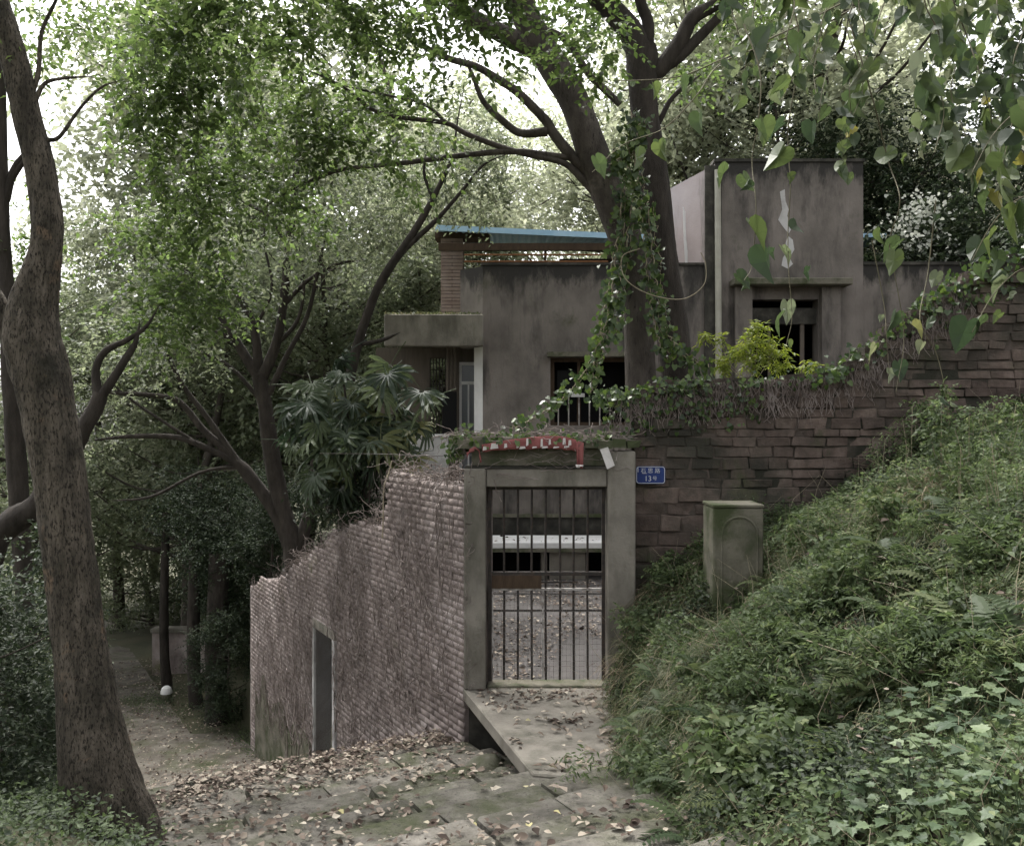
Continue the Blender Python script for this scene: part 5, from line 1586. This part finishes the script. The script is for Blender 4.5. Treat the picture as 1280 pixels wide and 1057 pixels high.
w = vnoise(x, y, 1.0, 51) + np.clip((y - 12) / 5, 0, .5) + np.where(x < -.1 * y / 9.3, .25, 0)
kp = (w > .5) & (sn(x, y)[1] > 4.6)
LF.append(drop(x[kp], y[kp], .015 + .02 * g.random(kp.sum()), kp.sum()))
n = 1300                                                     # entry slab
t = g.random(n); y = 6.7 + 2.5 * t; x = .16 - .55 * t + g.random(n) * (.9 + .75 * t)
w = vnoise(x, y, 2.0, 61) + .3 * (t > .85) + .25 * (x > .8)
kp = w > .6
LF.append(drop(x[kp], y[kp], .075 - .06 * t[kp] + .005, kp.sum()))
n = 420                                                     # on the bank, wall tops, counter
c = bank_pts(n); LF.append(drop(c[:, 0], c[:, 1], c[:, 2] + .15, len(c)))
n = 90
LF.append(drop(g.uniform(-.8, 2.5, n), g.uniform(15.65, 16.4, n), np.full(n, .672), n))
tt = g.uniform(0, 7, 260); zt = np.array([wtop(t_) for t_ in tt])
pp = np.array([wl_(t_, g.uniform(-.3, 0), z_ + .03) for t_, z_ in zip(tt, zt)])
LF.append(drop(pp[:, 0], pp[:, 1], pp[:, 2], len(pp)))
V, F, r = merge(LF)
tag(link('leaf_litter', np_mesh('leaf_litter', V, F, r), M['litter']), 'brown fallen leaves strewn over steps, lane and courtyard', 'leaf litter', kind='stuff')

# the larger single leaves on the steps and the entry slab
def curl_leaf(seed):
    g2 = random.Random(seed)
    T, TF = OVAL
    V = [(x * g2.uniform(.9, 1.5), y - .5, z * g2.uniform(.5, 2.5) + g2.uniform(0, .08)) for x, y, z in T]
    me = MB().add(V, [tuple(f) for f in TF]).mesh('fallen_leaf')
    me.materials.append(M['litter_obj'])
    return me
cl = [curl_leaf(k) for k in range(8)]
gl = random.Random(28)
for k in range(250):
    if k < 190:
        s = gl.uniform(3.6, 8.7); n2 = gl.uniform(.9, 4.1)
        x, y = xy(s, n2); z = float(step_z(np.array(s))) + .02
        if x > .95: continue
        lb, gr = 'pale dry fallen leaf lying on the stone steps', 'fallen leaves on the steps'
    else:
        t = gl.random(); y = 6.8 + 2.3 * t; x = .2 - .5 * t + gl.random() * (.75 + .5 * t); z = .085 - .06 * t
        lb, gr = 'dry curled fallen leaf lying on the concrete entry slab', 'fallen leaves on the entry slab'
    o = link('fallen_leaf', cl[gl.randrange(8)])
    s = gl.uniform(.045, .1)
    o.location = (x, y, z + .012); o.scale = (s, s, s); o.rotation_euler = (gl.uniform(-.25, .25), gl.uniform(-.25, .25), gl.uniform(0, 6.28))
    tag(o, lb, 'leaf', gr)

# ------------------------------------------------------------------ hanging vines, upper right
def heart_mesh(seed):
    g2 = random.Random(seed)
    pts = [(0, .08), (.12, -.04), (.3, -.03), (.44, .12), (.47, .34), (.38, .58), (.22, .8), (0, 1.08)]
    pts = pts + [(-x * g2.uniform(.92, 1.08), y) for x, y in pts[-2:0:-1]]
    cv, tw_ = g2.uniform(.1, .55), g2.uniform(-.3, .3)
    V = [(x, y, cv * abs(x) - g2.uniform(.1, .3) * y * y + tw_ * x * y + g2.uniform(-.03, .03)) for x, y in pts] + [(0, .45, -.03)]
    n = len(pts)
    me = MB().add(V, [(i, (i + 1) % n, n) for i in range(n)]).mesh('leaf')
    me.materials.append(M['leaf_vine'])
    return me
hrt = [heart_mesh(k) for k in range(10)]
gv = random.Random(44)
def vine(label, path, d, nleaf, size, group=None, r=.0028, t0=0.0):
    pts = catmull(np.array([P(px, py, d + gv.uniform(-.1, .1)) for px, py in path]), 7)
    v = thing('hanging_vine', label, 'vine', tuple(pts[0]), group)
    me = np_mesh('stem', *tube_arr(pts, np.linspace(r, r * .4, len(pts)), 4)); link('stem', me, M['vine_stem'], v)
    for k in range(nleaf):
        t = t0 + (1 - t0) * (k + gv.random()) / nleaf
        p = pts[min(len(pts) - 1, int(t * (len(pts) - 1)))]
        o = link('leaf', hrt[gv.randrange(10)], None, v)
        off = Vector((gv.uniform(-1, 1), gv.uniform(-1, 1), gv.uniform(-.6, .3))) * size * .8
        o.location = Vector(p) + off - v.location
        s = size * gv.choice([.45, .6, .8, 1.0, 1.25]); o.scale = (s * gv.uniform(.6, 1), s, s * gv.uniform(.8, 2.2))
        o.rotation_euler = (R(gv.uniform(-120, -35)), gv.uniform(-.7, .7), gv.uniform(-1.3, 1.3))
    return v
LV, GV = 'heart-leaved vine hanging in front of the tall grey block', 'vines hanging before the tall block'
vine('long heart-leaved vine dangling down to the portal of the tall block', [(985, -20), (1000, 60), (985, 160), (988, 230), (985, 290), (986, 340), (990, 395), (983, 430)], 3.4, 13, .085)
vine('heart-leaved vine with big leaves hanging beside the drain pipe', [(930, 30), (950, 90), (948, 150), (940, 200), (945, 260), (940, 330), (930, 350)], 3.2, 12, .095)
vine('tangled heart-leaved vine reaching across from the bank to the dark trunks', [(1120, -30), (1040, 10), (980, 40), (900, 75), (850, 95), (800, 100), (770, 100)], 3.6, 14, .075, r=.004)
vine('second vine strand reaching from the bank trees past the drain pipe', [(1100, -10), (1030, 30), (960, 55), (900, 80), (870, 120), (830, 160), (780, 180), (740, 215)], 3.8, 12, .075, r=.004)
vine('sparse vine with round pale leaves hanging right of the tall block', [(1060, 20), (1090, 120), (1110, 200), (1125, 250), (1112, 300), (1118, 340), (1130, 420), (1120, 490)], 3.3, 9, .075)
vine('vine of mixed leaves drooping over the sloping wall top', [(1170, 250), (1160, 340), (1150, 400), (1170, 440), (1180, 480), (1185, 520)], 3.6, 9, .075)
vine('thin vine dropping in front of the block wall', [(1090, 300), (1105, 380), (1108, 420), (1112, 480)], 4.4, 5, .08)
for k, x0 in enumerate((1015, 1060, 1095, 1125, 1150, 1170, 1190, 1210, 1230, 1250, 1275)):
    L_ = [(x0, -40)]
    for q in range(5): L_.append((L_[-1][0] + gv.uniform(-22, 22), L_[-1][1] + gv.uniform(40, 62 if x0 > 1100 else 36)))
    vine('leafy vine strand in the dense curtain at the dark slope trees', L_, gv.uniform(2.7, 4.2), 44 if x0 > 1100 else 16, .068, 'vine curtain by the dark slope trees')
for k, x0 in enumerate((880, 915, 940, 965, 990, 1020)):
    L_ = [(x0 + 40, -40)]
    for q in range(4): L_.append((L_[-1][0] + gv.uniform(-20, 14), L_[-1][1] + gv.uniform(28, 48)))
    vine('short vine strand hanging above the tall grey block', L_, gv.uniform(3.2, 4.2), 18, .062, 'short vines above the tall block')
for k, (x0, y0) in enumerate(((1300, 130), (1300, 240), (1300, 330))):
    L_ = [(x0, y0), (x0 - 30, y0 + 10), (x0 - 60, y0 + 40), (x0 - 85, y0 + 85)]
    vine('leafy vine shoot reaching in from beyond the bank', L_, 2.6, 11, .08, 'vine shoots beyond the bank')

# wires and the pale rope on the wall
wv = np.array([P(400, 566, 11), P(480, 567, 11), P(545, 569, 10), P(583, 566, 9.1)])
tag(link('cable', np_mesh('cable', *tube_arr(catmull(wv, 6), np.full(19, .005), 4)), M['iron']), 'thin black cable strung from the palm to the gateway', 'cable')
rp_ = np.array([P(490, 575, 11.2), P(486, 590, 11.15), P(480, 610, 11.05), P(479, 650, 11.0), P(478, 672, 11.0)])
tag(link('rope', np_mesh('rope', *tube_arr(catmull(rp_, 6), np.full(25, .009), 5)), M['tan_stem']), 'pale dry rope-like stem dangling over the lane wall top', 'stem')
